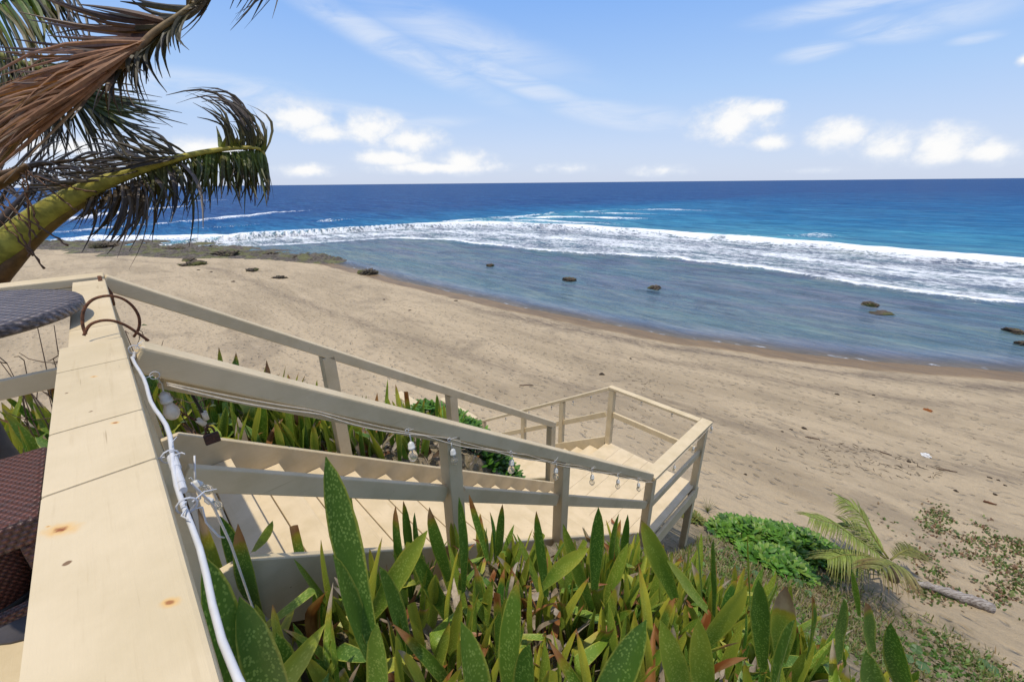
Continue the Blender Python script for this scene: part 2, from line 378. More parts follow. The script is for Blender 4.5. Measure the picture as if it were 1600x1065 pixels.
# ---- sand
def sand_mat():
    m, t, bs, oc = new_mat('beach_sand')
    rot = t.mapv(oc, rot=(0, 0, TH-math.pi))     # x runs along the shore
    r, g, b_ = t.sepc(t.attr('zone'))[:3]
    big = t.noise(t.mapv(rot, scale=(.09, .38, 1)), 1, 6, .62, .6)
    mid = t.noise(t.mapv(rot, scale=(.5, 2.6, 1)), 1, 6, .62, .8)
    patch = t.noise(rot, .33, 5, .6, .5)
    fine = t.noise(oc, 9, 6, .7); grit = t.noise(oc, 60, 3, .7)
    c = t.mix(t.ramp(big, .40, .66), (.50, .395, .255), (.37, .29, .185))
    c = t.mix(t.math('MULTIPLY', t.ramp(mid, .50, .72), .46), c, (.25, .195, .13))
    c = t.mix(t.math('MULTIPLY', t.ramp(patch, .54, .70), .5), c, (.215, .168, .115))
    c = t.mix(t.math('MULTIPLY', t.ramp(mid, .46, .28), .5), c, (.50, .40, .27))
    c = t.mix(t.ramp(fine, .35, .75, 0, .35), c, (.30, .25, .185))
    spk = t.voro(t.vmath('ADD', rot, t.mapv(t.noise(oc, 2, 3, col=True), scale=(.4, .4, .4))), 2.6)
    c = t.mix(t.math('MULTIPLY', t.ramp(t.math('ADD', spk, t.math('MULTIPLY', t.math('SUBTRACT', grit, .5), .05)), .045, .022), t.ramp(patch, .42, .6)), c, (.10, .075, .05))
    # wet margin and wrack line
    wetn = t.math('ADD', r, t.math('MULTIPLY', t.math('SUBTRACT', mid, .5), .35))
    wet = t.ramp(wetn, .30, .62)
    c = t.mix(wet, c, t.mix(t.ramp(mid, .35, .65), (.25, .165, .08), (.18, .12, .06)))
    wr = t.math('MULTIPLY', g, t.ramp(t.noise(t.mapv(rot, scale=(1.2, 6, 1)), 1, 5, .7), .34, .55))
    c = t.mix(t.math('MULTIPLY', wr, .8), c, (.13, .10, .075))
    # soil and litter on the bank
    soil = t.mix(t.ramp(fine, .35, .65), (.27, .215, .14), (.14, .12, .06))
    soil = t.mix(t.ramp(t.noise(oc, 22, 4, .7), .5, .66), soil, (.30, .25, .18))
    vg = t.ramp(t.math('ADD', b_, t.math('MULTIPLY', t.math('SUBTRACT', t.noise(oc, 1.3, 5, .65), .5), 1.1)), .35, .65)
    c = t.mix(t.math('MULTIPLY', vg, .85), c, soil)
    h = t.math('ADD', t.math('MULTIPLY', mid, .6), t.math('ADD', t.math('MULTIPLY', fine, .5), t.math('MULTIPLY', grit, .12)))
    dent = t.voro(t.vmath('ADD', t.mapv(rot, scale=(1, 1.5, 1)), t.mapv(t.noise(oc, 1.5, 3, col=True), scale=(.8, .8, .8))), 3.2, 'SMOOTH_F1')
    h = t.math('ADD', h, t.math('MULTIPLY', t.ramp(dent, .0, .35), t.math('MULTIPLY', t.math('SUBTRACT', 1., wet), .75)))
    rough = t.math('SUBTRACT', .9, t.math('MULTIPLY', wet, .45))
    finish(t, bs, c, rough, t.bump(h, .95, .13), .25)
    return m
def make_beach():
    rad = np.concatenate([np.linspace(.25, 14, 150), np.geomspace(14.1, 130, 190), np.geomspace(140, 40000, 26)])
    ang = np.radians(np.concatenate([np.linspace(-180, -84, 33), np.linspace(-82, 82, 620), np.linspace(84, 180, 33)]))
    def zf(x, y):
        z = ground(x, y); r = np.hypot(x, y)
        return np.where(r > 300, np.minimum(z, -20), z)
    V, F = polar(rad, ang, zf)
    a, b = to_ab(V[:, 0], V[:, 1]); v = offshore(V[:, 0], V[:, 1])
    wet = np.interp(v, [-3.0, -1.7, -1.0, 0], [0, .35, .8, 1.])
    wr = np.exp(-((v+2.9)/.75)**2)*sstep(32, 10, b)*1.0+np.exp(-((v+5.5)/.4)**2)*.6*sstep(20, 4, b)+np.exp(-((v+10.)/.4)**2)*.55
    veg = np.interp(V[:, 2], [-6.6, -6.25, -5.4], [0, .35, 1.])*np.where(v < -6, 1, 0)
    zone = np.stack([wet, wr, veg, np.ones_like(wet)], -1)
    o = np_mesh('beach', V, F, sand_mat(), {'zone': zone}); tag(o, kind='structure'); return o
make_beach()

# ---- sea
L_IN = [(420, 384), (520, 379), (600, 372), (680, 375), (740, 381), (830, 392), (1000, 402), (1100, 412), (1200, 425), (1300, 440), (1400, 454), (1500, 466), (1600, 478)]
L_OUT = [(420, 372), (520, 364), (600, 358), (690, 354), (760, 353), (830, 355), (905, 358), (1000, 366), (1100, 374), (1200, 382), (1300, 390), (1400, 399), (1500, 408), (1600, 417)]
fin = smooth_fn(*curve_of(L_IN), 1.0); fout = smooth_fn(*curve_of(L_OUT), 1.5)
STREAK = [  # outer broken waves: spots of the photograph on the water plane, width in metres, strength
    ([(40, 352), (120, 342), (210, 330), (300, 322)], 7, .9), ([(90, 366), (180, 356), (300, 347), (370, 338)], 5, .8), ([(330, 345), (380, 339), (430, 333), (495, 328)], 4, .95),
    ([(300, 358), (360, 354), (400, 352)], 3., .7), ([(505, 346), (520, 343), (560, 343)], 2.2, .7), ([(380, 366), (430, 364), (520, 360)], 5, .8), ([(795, 347), (805, 345), (815, 344)], 1.6, .8),
    ([(860, 338), (866, 333)], 1.6, .6), ([(1230, 371), (1270, 367), (1310, 371)], 2.4, .6), ([(100, 372), (200, 372), (330, 371), (430, 374)], 4.5, 1.), ([(1120, 371), (1200, 376)], 1.6, .4), ([(200, 318), (280, 314), (350, 313)], 9, .6)]
def sea_fields(x, y):
    a, b = to_ab(x, y); v = offshore(x, y)
    di = a-fin(b)-(smoothnoise(b, b*0, 21, 5, .22)-.5)*3.0; do = a-fout(b)-(smoothnoise(b, b*0, 33, 3, .25)-.5)*2.0
    left = sstep(60, 36, b); wr = smoothnoise(a*.9, b*.35, 3, 4, 1.)
    cw_ = .30+.95*smoothnoise(b, b*0, 61, 5, .14); crest = np.exp(-(np.where(do > 0, do/(.9*cw_), do/(2.3*cw_)))**2)
    foam = crest*1.15*np.clip(.35+1.5*smoothnoise(b, a*.2, 62, 4, .35), 0, 1.1)*(1-.2*sstep(22, 40, b))
    zone = sstep(-.5, .4, di)*sstep(1.2, -.6, do)
    prog = np.clip(di/np.maximum(fout(b)-fin(b), .5), 0, 1)
    foam = np.maximum(foam, zone*(.56+.10*np.cos(prog*6.28*2.0)+.30*(wr-.5)*2))
    foam = np.maximum(foam, .95*np.exp(-(np.where(di > 0, di/1.3, di/.22))**2)*sstep(1.5, -1, do)*np.clip(.25+1.5*smoothnoise(b, b*0, 63, 4, .4), 0, 1))
    foam = np.maximum(foam, .46*np.exp(-((do-3.5)/3.5)**2)*sstep(.45, .65, smoothnoise(a*.3, b*.12, 8, 3, 1.)))
    lw = sstep(34, 60, b)*sstep(1, 6, do)*sstep(95, 55, do); bn = np.sin(do*2*math.pi/17+7*smoothnoise(b*.03, a*.03, 64, 3, 1.))*.5+.5
    foam = np.maximum(foam, lw*bn**3*np.clip(2.2*smoothnoise(a*.12, b*.06, 65, 4, 1.)-.35, 0, 1)*1.0)
    # the run-up at the sand
    foam = np.maximum(foam, .52*np.exp(-((v-.18)/.16)**2)*(.4+.9*smoothnoise(b, b*0, 4, 3, .4)))
    zc = .35*lw*bn**3+.85*np.exp(-(np.where(do > 0, do/2.6, do/1.2))**2)+.22*np.exp(-(np.where(di > 0, di/1.6, di/.4))**2)*left+.10*zone*wr
    for pts, wd, st in STREAK:
        pa, pb = curve_of(pts); o = np.interp(b, pb, pa); win = sstep(pb[0]-2, pb[0]+1.5+.12*(pb[-1]-pb[0]), b)*sstep(pb[-1]+2, pb[-1]-1.5-.12*(pb[-1]-pb[0]), b)
        q = a-o-(smoothnoise(b, b*0, 50, 3, .2)-.5)*wd*.5
        f_ = np.exp(-(np.where(q > 0, q/(wd*.6), q/(wd*1.5)))**2)*win*st*.9; foam = np.maximum(foam, f_); zc = zc+.45*np.exp(-(q/(wd*.6))**2)*win
    return a, b, v, di, do, foam, zc
def sea_mat():
    m, t, bs, oc = new_mat('sea_water')
    rot = t.mapv(oc, rot=(0, 0, TH-math.pi))
    f, dep, off = t.sepc(t.attr('sea'))[:3]        # foam, depth of the clear shallows, way out to sea
    n_big = t.noise(t.mapv(rot, scale=(.012, .05, 1)), 1, 5, .6, .4)
    n_mid = t.noise(t.mapv(rot, scale=(.10, .42, 1)), 1, 5, .6, .5)
    n_sm = t.noise(t.mapv(rot, scale=(.9, 2.6, 1)), 1, 5, .62, .6)
    n_rip = t.noise(t.mapv(rot, scale=(2.5, 7., 1)), 1, 4, .6, .4)
    o2 = t.math('ADD', off, t.math('ADD', t.math('MULTIPLY', t.math('SUBTRACT', n_big, .5), .30), t.math('MULTIPLY', t.math('SUBTRACT', n_mid, .5), .22)))
    cr = t.node('ValToRGB'); t.put(cr.inputs[0], o2); e = cr.color_ramp
    e.elements[0].position = 0; e.elements[0].color = (.11, .325, .38, 1); e.elements[1].position = 1; e.elements[1].color = (.022, .078, .22, 1)
    for p_, c_ in ((.30, (.062, .245, .345)), (.52, (.030, .175, .33)), (.75, (.018, .115, .275))):
        q = e.elements.new(p_); q.color = (*c_, 1)
    deep = t.mix(t.math('MULTIPLY', t.ramp(n_mid, .5, .72), .4), cr.outputs[0], (.010, .085, .14))
    lag = t.mix(t.ramp(t.noise(t.mapv(rot, scale=(.14, .4, 1)), 1, 5, .65, .6), .36, .64), (.075, .145, .165), (.115, .130, .175))
    lag = t.mix(t.ramp(dep, .55, .15, 0., .55), lag, (.085, .155, .135))
    pt = t.noise(t.mapv(rot, scale=(.13, .30, 1)), 1, 6, .68, .9)
    lag = t.mix(t.math('MULTIPLY', t.ramp(pt, .52, .64), .75), lag, (.15, .20, .175))
    lag = t.mix(t.math('MULTIPLY', t.ramp(pt, .47, .36), .8), lag, (.05, .07, .095))
    lag = t.mix(t.math('MULTIPLY', t.ramp(dep, .16, .03), .75), lag, (.24, .245, .31))  # lavender sky reflection painted into the shallowest water
    lag = t.mix(t.math('MULTIPLY', t.ramp(n_sm, .5, .7), .35), lag, (.05, .115, .145))
    lag = t.mix(t.math('MULTIPLY', t.ramp(n_mid, .6, .78), .45), lag, (.10, .105, .11))
    water = t.mix(t.ramp(off, .0, .03), lag, deep)
    str_ = t.noise(t.mapv(rot, scale=(.22, 1.1, 1)), 1, 6, .68, .7)
    water = t.mix(1., water, t.mix(t.ramp(str_, .34, .68), (.58, .66, .74), (1.30, 1.22, 1.14)), 'MULTIPLY')  # wave shading painted into the water colour as lighter and darker streaks
    st2 = t.noise(t.mapv(rot, scale=(.045, .26, 1)), 1, 5, .62, .6)
    water = t.mix(t.ramp(off, .0, .1), water, t.mix(1., water, t.mix(t.ramp(st2, .36, .66), (.62, .74, .84), (1.22, 1.16, 1.08)), 'MULTIPLY'))  # shading of the larger waves, also painted in, beyond the breakers
    rp = t.noise(t.mapv(rot, rot=(0, 0, .35), scale=(1.3, 5.5, 1)), 1, 4, .65, .8)
    water = t.mix(t.ramp(off, .0, .3, .8, .25), water, t.mix(1., water, t.mix(t.ramp(rp, .35, .68), (.74, .80, .84), (1.22, 1.17, 1.12)), 'MULTIPLY'))
    # foam: broken into lace by cells and streaks
    warp = t.vmath('ADD', t.mapv(rot, scale=(.55, 1.1, 1)), t.mapv(t.noise(rot, .8, 3, col=True), scale=(.9, .9, .9)))
    lace = t.voro(warp, 1.6, 'DISTANCE_TO_EDGE'); lace = t.ramp(lace, .0, .28, 1., 0., False)
    fn = t.noise(t.mapv(rot, scale=(.9, 2.0, 1)), 1.3, 7, .72, .8)
    thr = t.math('ADD', f, t.math('ADD', t.math('MULTIPLY', t.math('SUBTRACT', fn, .5), 1.5), t.math('MULTIPLY', t.math('SUBTRACT', lace, .5), .32)))
    fine_f = t.noise(t.mapv(rot, rot=(0, 0, -.3), scale=(2.6, 7., 1)), 1, 5, .7, .9)
    thr = t.math('ADD', thr, t.math('MULTIPLY', t.math('SUBTRACT', fine_f, .5), .9))
    foam = t.math('MULTIPLY', t.math('MULTIPLY', t.ramp(thr, .36, .78), t.ramp(f, .04, .2)), t.ramp(f, .55, .95, .72, 1.))
    caps = t.math('MULTIPLY', t.math('MULTIPLY', t.ramp(t.noise(t.mapv(rot, scale=(.13, .45, 1)), 1, 6, .66, .3), .735, .77), t.ramp(off, .2, .4)), .7)
    foam = t.math('MAXIMUM', foam, caps)
    c = t.mix(foam, water, (.80, .83, .86))
    h = t.math('ADD', t.math('MULTIPLY', n_mid, 1.6), t.math('ADD', t.math('MULTIPLY', n_sm, .35), t.math('MULTIPLY', n_rip, .10)))
    h = t.math('ADD', h, t.math('MULTIPLY', foam, .12))
    nb = t.bump(h, .55, .55)
    finish(t, bs, c, .9, nb, .0)
    fr = t.node('Fresnel'); fr.inputs['IOR'].default_value = 1.33; t.put(fr.inputs['Normal'], nb)
    cap = t.math('MULTIPLY', t.math('MINIMUM', fr.outputs[0], t.ramp(off, .0, .5, .30, .10)), t.math('SUBTRACT', 1., foam))
    gl = t.node('BsdfGlossy'); gl.inputs['Roughness'].default_value = .12; t.put(gl.inputs['Normal'], nb); m0 = t.node('MixShader'); t.put(m0.inputs[0], cap); t.l.new(bs.outputs[0], m0.inputs[1]); t.l.new(gl.outputs[0], m0.inputs[2])
    tr = t.node('BsdfTransparent'); t.put(tr.inputs[0], (.90, .95, .95)); mx = t.node('MixShader')
    clear = t.math('MULTIPLY', t.ramp(dep, .0, .10, .8, .0), t.math('SUBTRACT', 1., foam))
    t.put(mx.inputs[0], clear); t.l.new(m0.outputs[0], mx.inputs[1]); t.l.new(tr.outputs[0], mx.inputs[2]); t.l.new(mx.outputs[0], t.n['Material Output'].inputs[0])
    return m
def make_sea():
    rad = np.concatenate([np.geomspace(12, 24, 60), np.linspace(24.2, 110, 330), np.geomspace(111, 500, 110), np.geomspace(510, 40000, 60)])
    ang = np.radians(np.concatenate([np.linspace(-130, -73, 30), np.linspace(-72, 72, 760), np.linspace(73, 130, 30)]))
    V, F = polar(rad, ang, lambda x, y: x*0)
    x, y = V[:, 0], V[:, 1]; a, b, v, di, do, foam, zc = sea_fields(x, y); r = np.hypot(x, y)
    swell = np.sin((a+.12*b)*2*math.pi/16.+9*smoothnoise(b*.02, a*.03, 6, 3, 1.))*.16*smoothnoise(b*.03, a*.02, 16, 2, 1.)+(smoothnoise(a*.35, b*.13, 17, 3, 1.)-.5)*.45
    swell *= sstep(-1, 6, do)*sstep(420, 200, r)
    rip = (smoothnoise(a*1.6, b*.6, 12, 3, 1.)-.5)*.06*sstep(.6, 3., v)*sstep(140, 60, r)
    V[:, 2] = SEA+swell+rip+zc*sstep(.5, 2, v)*sstep(400, 250, r)
    depth = np.clip(SEA-ground(x, y), 0, 2)
    lf_ = 1-.72*sstep(35, 75, b)*sstep(260, 120, r); off = np.clip(np.log(np.maximum(do*lf_+3, 1e-3)/3)/math.log(420/3.), 0, 1)*np.where(do > 0, 1, 0)
    off = off*sstep(-.6, .6, do)
    attr = np.stack([foam, depth, off, np.ones_like(off)], -1)
    o = np_mesh('sea', V, F, sea_mat(), {'sea': attr}); tag(o, kind='structure')
make_sea()

# ------------------------------------------------------------------ timber: deck, railing, gate, stairs
def beam(name, p0, p1, w, h, mat, parent, **kw):
    return MB().box(p0, p1, w, h, **kw).build(name, mat, parent)
def post(p, z0, z1, parent, w=.09, name='post'):
    p = np.asarray(p); o = MB().box([p[0], p[1], z0], [p[0], p[1], z1], w, w, up=S).build(name, PAINT_V, parent); return o

m = MB()
for i in range(30):                                    # deck boards run along the deck edge
    a0 = -.10-.142*i
    m.box(ab(a0-.068, -4.5, DECK-.02), ab(a0-.068, 1.33, DECK-.02), .138, .04, bev=.004)
o = m.build('deck_floor', PAINT_W); tag(o, kind='structure')

CW = .1345
rail = thing('deck_railing', ab(-.06, -1.5, DECK), 'cream painted railing along the deck edge with a wide rust spotted top board', 'railing')
RUSTY = paint_mat('cream_paint_rust_spotted', stain=1.8, grain_dir=-(math.pi/2+(math.pi/2-TH)), rust=[(*(at(97, 827, RAIL)-np.array(wloc(rail))), .020, 1.), (*(at(266, 940, RAIL)-np.array(wloc(rail))), .010, .8), (*(at(147, 588, RAIL)-np.array(wloc(rail))), .008, 1.), (*(at(180, 660, RAIL)-np.array(wloc(rail))), .007, .9), (*(at(75, 822, RAIL)-np.array(wloc(rail))), .003, .6)])
joints = [.0, -.232, -.61, -.838, -2.1, -3.6]
for j0, j1 in zip(joints[:-1], joints[1:]):
    beam('top_board', ab(-CW/2, j0-.0012, RAIL-.02), ab(-CW/2, j1+.0012, RAIL-.02), CW, .04, RUSTY, rail, bev=.006)
beam('under_rail', ab(-CW/2, -3.6, RAIL-.085), ab(-CW/2, -.06, RAIL-.085), .04, .088, PAINT_W, rail)
beam('mid_rail', ab(-CW/2, -3.6, -.95), ab(-CW/2, -.10, -.95), .04, .09, PAINT_W, rail)
for b in (-.055, -1.35, -2.6): post(ab(-.048, b), -2.1, RAIL-.042, rail)
# the far end of the deck
beam('top_board', ab(-.002, 1.29+CW/2, RAIL-.02), ab(-3.2, 1.29+CW/2, RAIL-.02), CW, .04, PAINT_S, rail, bev=.006)
beam('under_rail', ab(-.10, 1.31, RAIL-.085), ab(-3.2, 1.31, RAIL-.085), .04, .088, PAINT_S, rail)
beam('mid_rail', ab(-.03, 1.31, -.905), ab(-3.2, 1.31, -.905), .04, .095, PAINT_S, rail)
for a in (-.048, -1.5, -2.9): post(ab(a, 1.36), -2.4, RAIL-.042, rail)

gate = thing('stair_gate', ab(-.05, .65, DECK), 'low cream gate across the stair head, closed with an iron hoop', 'gate')
beam('top_board', ab(-.062, .008, RAIL-.030), ab(-.062, .245, RAIL-.030), .118, .034, PAINT_W, gate)
beam('top_board', ab(-.062, .249, RAIL-.030), ab(-.062, 1.27, RAIL-.030), .118, .034, PAINT_W, gate)
beam('lower_board', ab(-.062, .03, -1.25), ab(-.062, 1.25, -1.25), .035, .12, PAINT_W, gate)
for b in (.08, 1.2): beam('upright', ab(-.062, b, -1.40), ab(-.062, b, RAIL-.05), .06, .034, PAINT_V, gate, up=S)

# upper flight
B1 = 1.29
up = thing('upper_staircase', ab(1.9, .65, gz(*ab(1.9, .65)[:2])), 'steep cream painted wooden staircase going down from the deck gate', 'staircase')
SP = np.array(S)*1.0-np.array([0, 0, SLOPE]); SP = SP/np.linalg.norm(SP)
for i in range(NT-1):
    z = DECK-RISE*(i+1); a0 = RUN*i
    for q_, w_ in ((a0+.066, .128), (a0+.206, .140)): beam('tread_board', ab(q_, .035, z-.02), ab(q_, B1-.04, z-.02), w_, .04, TREADP, up, bev=.006)
for i in range(NT):
    z = DECK-RISE*i; a0 = RUN*i
    beam('riser', ab(a0+.012, .036, z-.042-.065), ab(a0+.012, B1-.041, z-.042-.065), .02, .128, TREADP, up, bev=.002)
def stringer(b, t, a0, a1):
    top = lambda a: DECK+.15-SLOPE*a; bot = lambda a: top(a)-.40
    poly = [ab(a0, b, bot(a0)), ab(a0, b, top(a0)-.07), ab(a0+.09, b, top(a0+.09)), ab(a1-.05, b, top(a1-.05)), ab(a1, b, LAND-.02), ab(a1, b, bot(a1))]
    return MB().prism(poly, W, t).build('stringer', PAINT_S, up)
stringer(-.012, .04, .02, 3.86); stringer(B1-.035, .04, -.02, 3.84)
def rail_pt(a, b, dz=0): return ab(a, b, RAIL-.045-SLOPE*a+dz)
beam('handrail', rail_pt(.012, -.045), rail_pt(3.80, -.045), .09, .082, PAINT_S, up, bev=.008)
beam('handrail', rail_pt(-.015, B1+.045), rail_pt(3.74, B1+.045, .05), .09, .075, PAINT_S, up, bev=.008)
beam('rail_strip', rail_pt(.05, -.035, -.075), rail_pt(3.72, -.035, -.062), .035, .045, PAINT_S, up, bev=.004)
def mid_pt(a, b): return ab(a, b, -.925-.69*a)
for a0, a1 in ((.02, 1.072), (1.178, 2.112), (2.218, 3.80)): beam('mid_rail', mid_pt(a0, -.045), mid_pt(a1, -.045), .035, .09, PAINT_S, up)
for a in (1.125, 2.165):
    post(ab(a, -.045), bank(a, -.3)-.3, RAIL-SLOPE*a-.088, up)
for a in (1.02, 2.12, 3.70):
    post(ab(a, B1+.045), min(bank(a, 1.4), DECK-SLOPE*a)-.35, RAIL-SLOPE*a-.075+(.05*a/3.7), up)

# landing
A2, A3, B2 = 3.86, 5.385, 1.46; LR = RAIL-2.70
ld = thing('stair_landing', ab(4.6, .7, gz(*ab(4.6, .7)[:2])), 'square cream landing deck with open rails where the stairs turn', 'landing')
nb = 6; bw = (B2+.06)/nb
for i in range(nb):
    b = -.06+bw*(i+.5)
    beam('floor_board', ab(A2-.245, b, LAND-.02), ab(A3+.02, b, LAND-.02), bw-.002, .04, FLOORP, ld, bev=.004)
beam('fascia', ab(A2-.0, -.085, LAND-.155), ab(A3+.06, -.085, LAND-.155), .04, .19, PAINT_S, ld)
beam('fascia', ab(A3+.042, -.065, LAND-.165), ab(A3+.042, B2, LAND-.165), .04, .19, PAINT_W, ld)
beam('joist', ab(A2+.05, -.03, LAND-.14), ab(A2+.05, B2, LAND-.14), .04, .18, PAINT_W, ld)
CB = (A2-.0, -.045); CC = (A3, -.045); CD = (A3, B2-.02)
for a, b in (CB, CC, CD): post(ab(a, b), LAND-.0 if (a, b) != CC else gz(*ab(a, b)[:2])-.2, LR-.042, ld)
for a, b in ((A3, -.045),):
    pass
for a, b in (CB, CD): post(ab(a, b), gz(*ab(a, b)[:2])-.2, LAND-.045, ld, name='leg')
beam('top_rail', ab(A2-.06, -.045, LR-.02), ab(A3+.075, -.045, LR-.02), .15, .04, PAINT_S, ld, bev=.006)
beam('top_rail', ab(A3, .032, LR-.02), ab(A3, B2+.04, LR-.02), .10, .04, PAINT_W, ld, bev=.006)
beam('mid_rail', ab(A2+.047, -.045, LR-.50), ab(A3+.11, -.045, LR-.50), .04, .09, PAINT_S, ld)
beam('mid_rail', ab(A3, .002, LR-.50), ab(A3, B2-.067, LR-.50), .04, .09, PAINT_W, ld)

# lower flight, turning left
lo = thing('lower_staircase', ab(4.6, 3.2, gz(*ab(4.6, 3.2)[:2])), 'second cream stair flight dropping from the landing to the beach', 'staircase')
N2 = 13; R2 = 3.64/N2; RI2 = R2*SL2
for i in range(N2):
    z = LAND-RI2*(i+1); b = B2+.01+R2*(i+.5)
    beam('tread', ab(A2+.05, b, z-.02), ab(A3-.06, b, z-.02), R2+.03, .04, FLOORP, lo, bev=.005)
    beam('riser', ab(A2+.05, b-R2/2+.012, z+RI2/2-.03), ab(A3-.06, b-R2/2+.012, z+RI2/2-.03), .02, RI2-.045, FLOORP, lo, bev=.002)
for a, t in ((A3-.05, .04), (A2, .04)):
    tp = lambda b: LAND+.14-SL2*(b-B2); b0, b1 = B2+.025, B2+3.64
    MB().prism([ab(a, b0, tp(b0)-.38), ab(a, b0, tp(b0)), ab(a, b1, tp(b1)), ab(a, b1, tp(b1)-.38)], S, t).build('stringer', PAINT_W, lo)
def r2(b, a, dz=0): return ab(a, b, LR-.02-SL2*(b-B2)+dz)
beam('handrail', r2(B2+.045, A3), r2(B2+3.62, A3), .09, .05, PAINT_W, lo)
beam('mid_rail', r2(B2+.07, A3, -.48), r2(B2+3.62, A3, -.48), .04, .09, PAINT_W, lo)
for b in (B2+1.0, B2+2.0, B2+3.3): post(ab(A3+.0, b), gz(*ab(A3, b)[:2])-.3, LR-.048-SL2*(b-B2), lo, w=.085)
post(ab(A2-.045, B2+.95), gz(*ab(A2, B2+.95)[:2])-.3, LR-.25-SL2*.95-.2, lo)
l2 = thing('beach_landing', ab(4.6, 6.5, gz(*ab(4.6, 6.5)[:2])), 'small white railed platform at the foot of the lower stairs', 'landing')
LL = LAND-RI2*N2-.04; LR2 = LR-SL2*3.64
for i in range(10): 
    b = B2+3.70+.29*(i+.5); beam('floor_board', ab(A2, b, LL-.02), ab(A3+.05, b, LL-.02), .285, .04, FLOORP, l2)
beam('top_rail', ab(A3, B2+3.60, LR2+.12), ab(A3, B2+5.0, LR2+.12), .14, .04, PAINT_W, l2)
beam('top_rail', ab(A3-.075, B2+3.67, LR2+.12), ab(A3-1.1, B2+3.67, LR2+.12), .12, .04, PAINT_S, l2)
beam('top_rail', ab(A3-.05, B2+6.3, LR2-.55), ab(A3-.05, B2+7.3, LR2-.55), .26, .04, PAINT_W, l2)
for a, b, h in ((A3, B2+3.67, .1), (A3, B2+4.95, .1), (A3-.05, B2+6.4, -.57), (A3-.05, B2+7.2, -.57), (A3-1.05, B2+3.67, .1)): post(ab(a, b), gz(*ab(a, b)[:2])-.2, LR2+h, l2, w=.085)

# ------------------------------------------------------------------ conduit, string lights, hoop, padlock
cd = thing('electrical_conduit', ab(.012, -.6, RAIL-.03), 'white plastic pipe fixed along the edge of the deck railing board', 'pipe')
bs_ = np.linspace(-.05, -3.4, 60)
pts = np.array([ab(.016+.006*math.sin(b*7)+.004*math.sin(b*17+1), b, RAIL-.022-.012*math.sin(b*5+.5)**2-(.02 if b > -.12 else 0)) for b in bs_])
MB().tube(pts, .0040, 10).build('pipe', PVC, cd, smooth=True)
MB().tube([ab(.018, -.80, RAIL-.03), ab(.018, -.845, RAIL-.03), ab(.018, -.846, RAIL-.03), ab(.018, -.90, RAIL-.03)], [.0078, .0078, .0062, .0062], 14).build('coupling', PVC, cd, smooth=False)
MB().tube([ab(.018, -.90, RAIL-.03), ab(.018, -.925, RAIL-.028)], [.0055, .0055], 12).build('coupling', PVC, cd)
def dpt(px, py, b):                                   # point of the upright plane b = const
    d = ray(px, py); n = np.array(W); k = ((P0@n)+b)/(d@n); return d*k
def tie(c, r, parent, n=3, mat=PVC, tail=.03):
    m = MB(); c = np.asarray(c)
    ring = [c+r*(math.cos(q)*np.array(S)+math.sin(q)*Z) for q in np.linspace(0, 2*math.pi, 13)]
    m.tube(ring, .0016, 5)
    for _ in range(n):
        d = rng.normal(size=3); d[2] = abs(d[2])*.6; d /= np.linalg.norm(d)
        m.tube([c+d*r*.6, c+d*(r+tail*.5)+.004*rng.normal(size=3), c+d*(r+tail)+np.array([0, 0, -.006])], [.0014, .0012, .0007], 5)
    return m.build('cable_tie', mat, parent)
for b in (-.07, -.80, -.97): tie(ab(.016, b, RAIL-.028), .013, cd, 3)
# thin loose cables hanging by the railing post
m = MB()
m.tube([ab(.03, -.86, RAIL-.06), ab(.05, -.80, RAIL-.16), ab(.06, -.72, RAIL-.33), ab(.065, -.60, RAIL-.62), ab(.07, -.5, RAIL-.95)], .0026, 6)
m.build('loose_cable', PVC, cd, smooth=True)

sl = thing('string_lights', rail_pt(1.9, -.10, -.05), 'cream cord of clear bulbs tied under the near handrail of the upper stairs', 'string lights')
def bulb(parent, top, hang=.05, s=1., tilt=(0, 0), frosted=False):
    """socket and bulb hanging on a short lead"""
    top = np.asarray(top); ax = np.array([tilt[0], tilt[1], -1.]); ax /= np.linalg.norm(ax)
    c = top+ax*hang
    so = MB().lathe(c, [(.004*s, -.006*s), (.010*s, 0), (.0155*s, .006*s), (.0155*s, .022*s), (.0175*s, .023*s), (.0175*s, .034*s), (.014*s, .036*s)], 14, ax)
    so.tube([top, (top+c)/2+.004*rng.normal(size=3), c], .0028*s, 6)
    so = so.build('bulb', SOCKET, parent, smooth=True)
    c2 = c+ax*.037*s
    MB().lathe(c2, [(.011*s, 0), (.013*s, .008*s), (.020*s, .022*s), (.0235*s, .036*s), (.021*s, .050*s), (.013*s, .061*s), (.004*s, .065*s)], 16, ax).build('globe', FROST if frosted else GLASS, so, smooth=True)
    MB().tube([c2, c2+ax*.018*s, c2+ax*.03*s], [.004*s, .003*s, .005*s], 6).build('filament', FROST, so)
aa = np.linspace(.06, 3.80, 90)
hang = np.array([.62, 1.10, 1.52, 2.02, 2.42, 2.85, 3.28]) 
BUL = [.86, 1.10, 1.56, 2.02, 2.52, 2.98, 3.42]
cp = np.array([rail_pt(a, -.096, -.056-.018*abs(math.sin(a*math.pi/.47))-.012*(smoothnoise(a, 0, 3, 2, 3.))) for a in aa])
MB().tube(cp, .0035, 6).build('cord', CORD, sl, smooth=True)
cp2 = np.array([rail_pt(a, -.092, -.048-.014*abs(math.sin(a*math.pi/.62+.8))) for a in aa])
MB().tube(cp2, .0028, 6).build('cord', CORD, sl, smooth=True)
for a in BUL:
    bulb(sl, rail_pt(a, -.098, -.068), .045, 1.0, (rng.normal()*.08, rng.normal()*.08)); tie(rail_pt(a-.01, -.096, -.052), .010, sl, 3, PVC, .035)
bulb(sl, dpt(245, 590, -.06), .055, .95, (.05, .02), True)
tie(rail_pt(.04, -.096, -.04), .012, sl, 2)
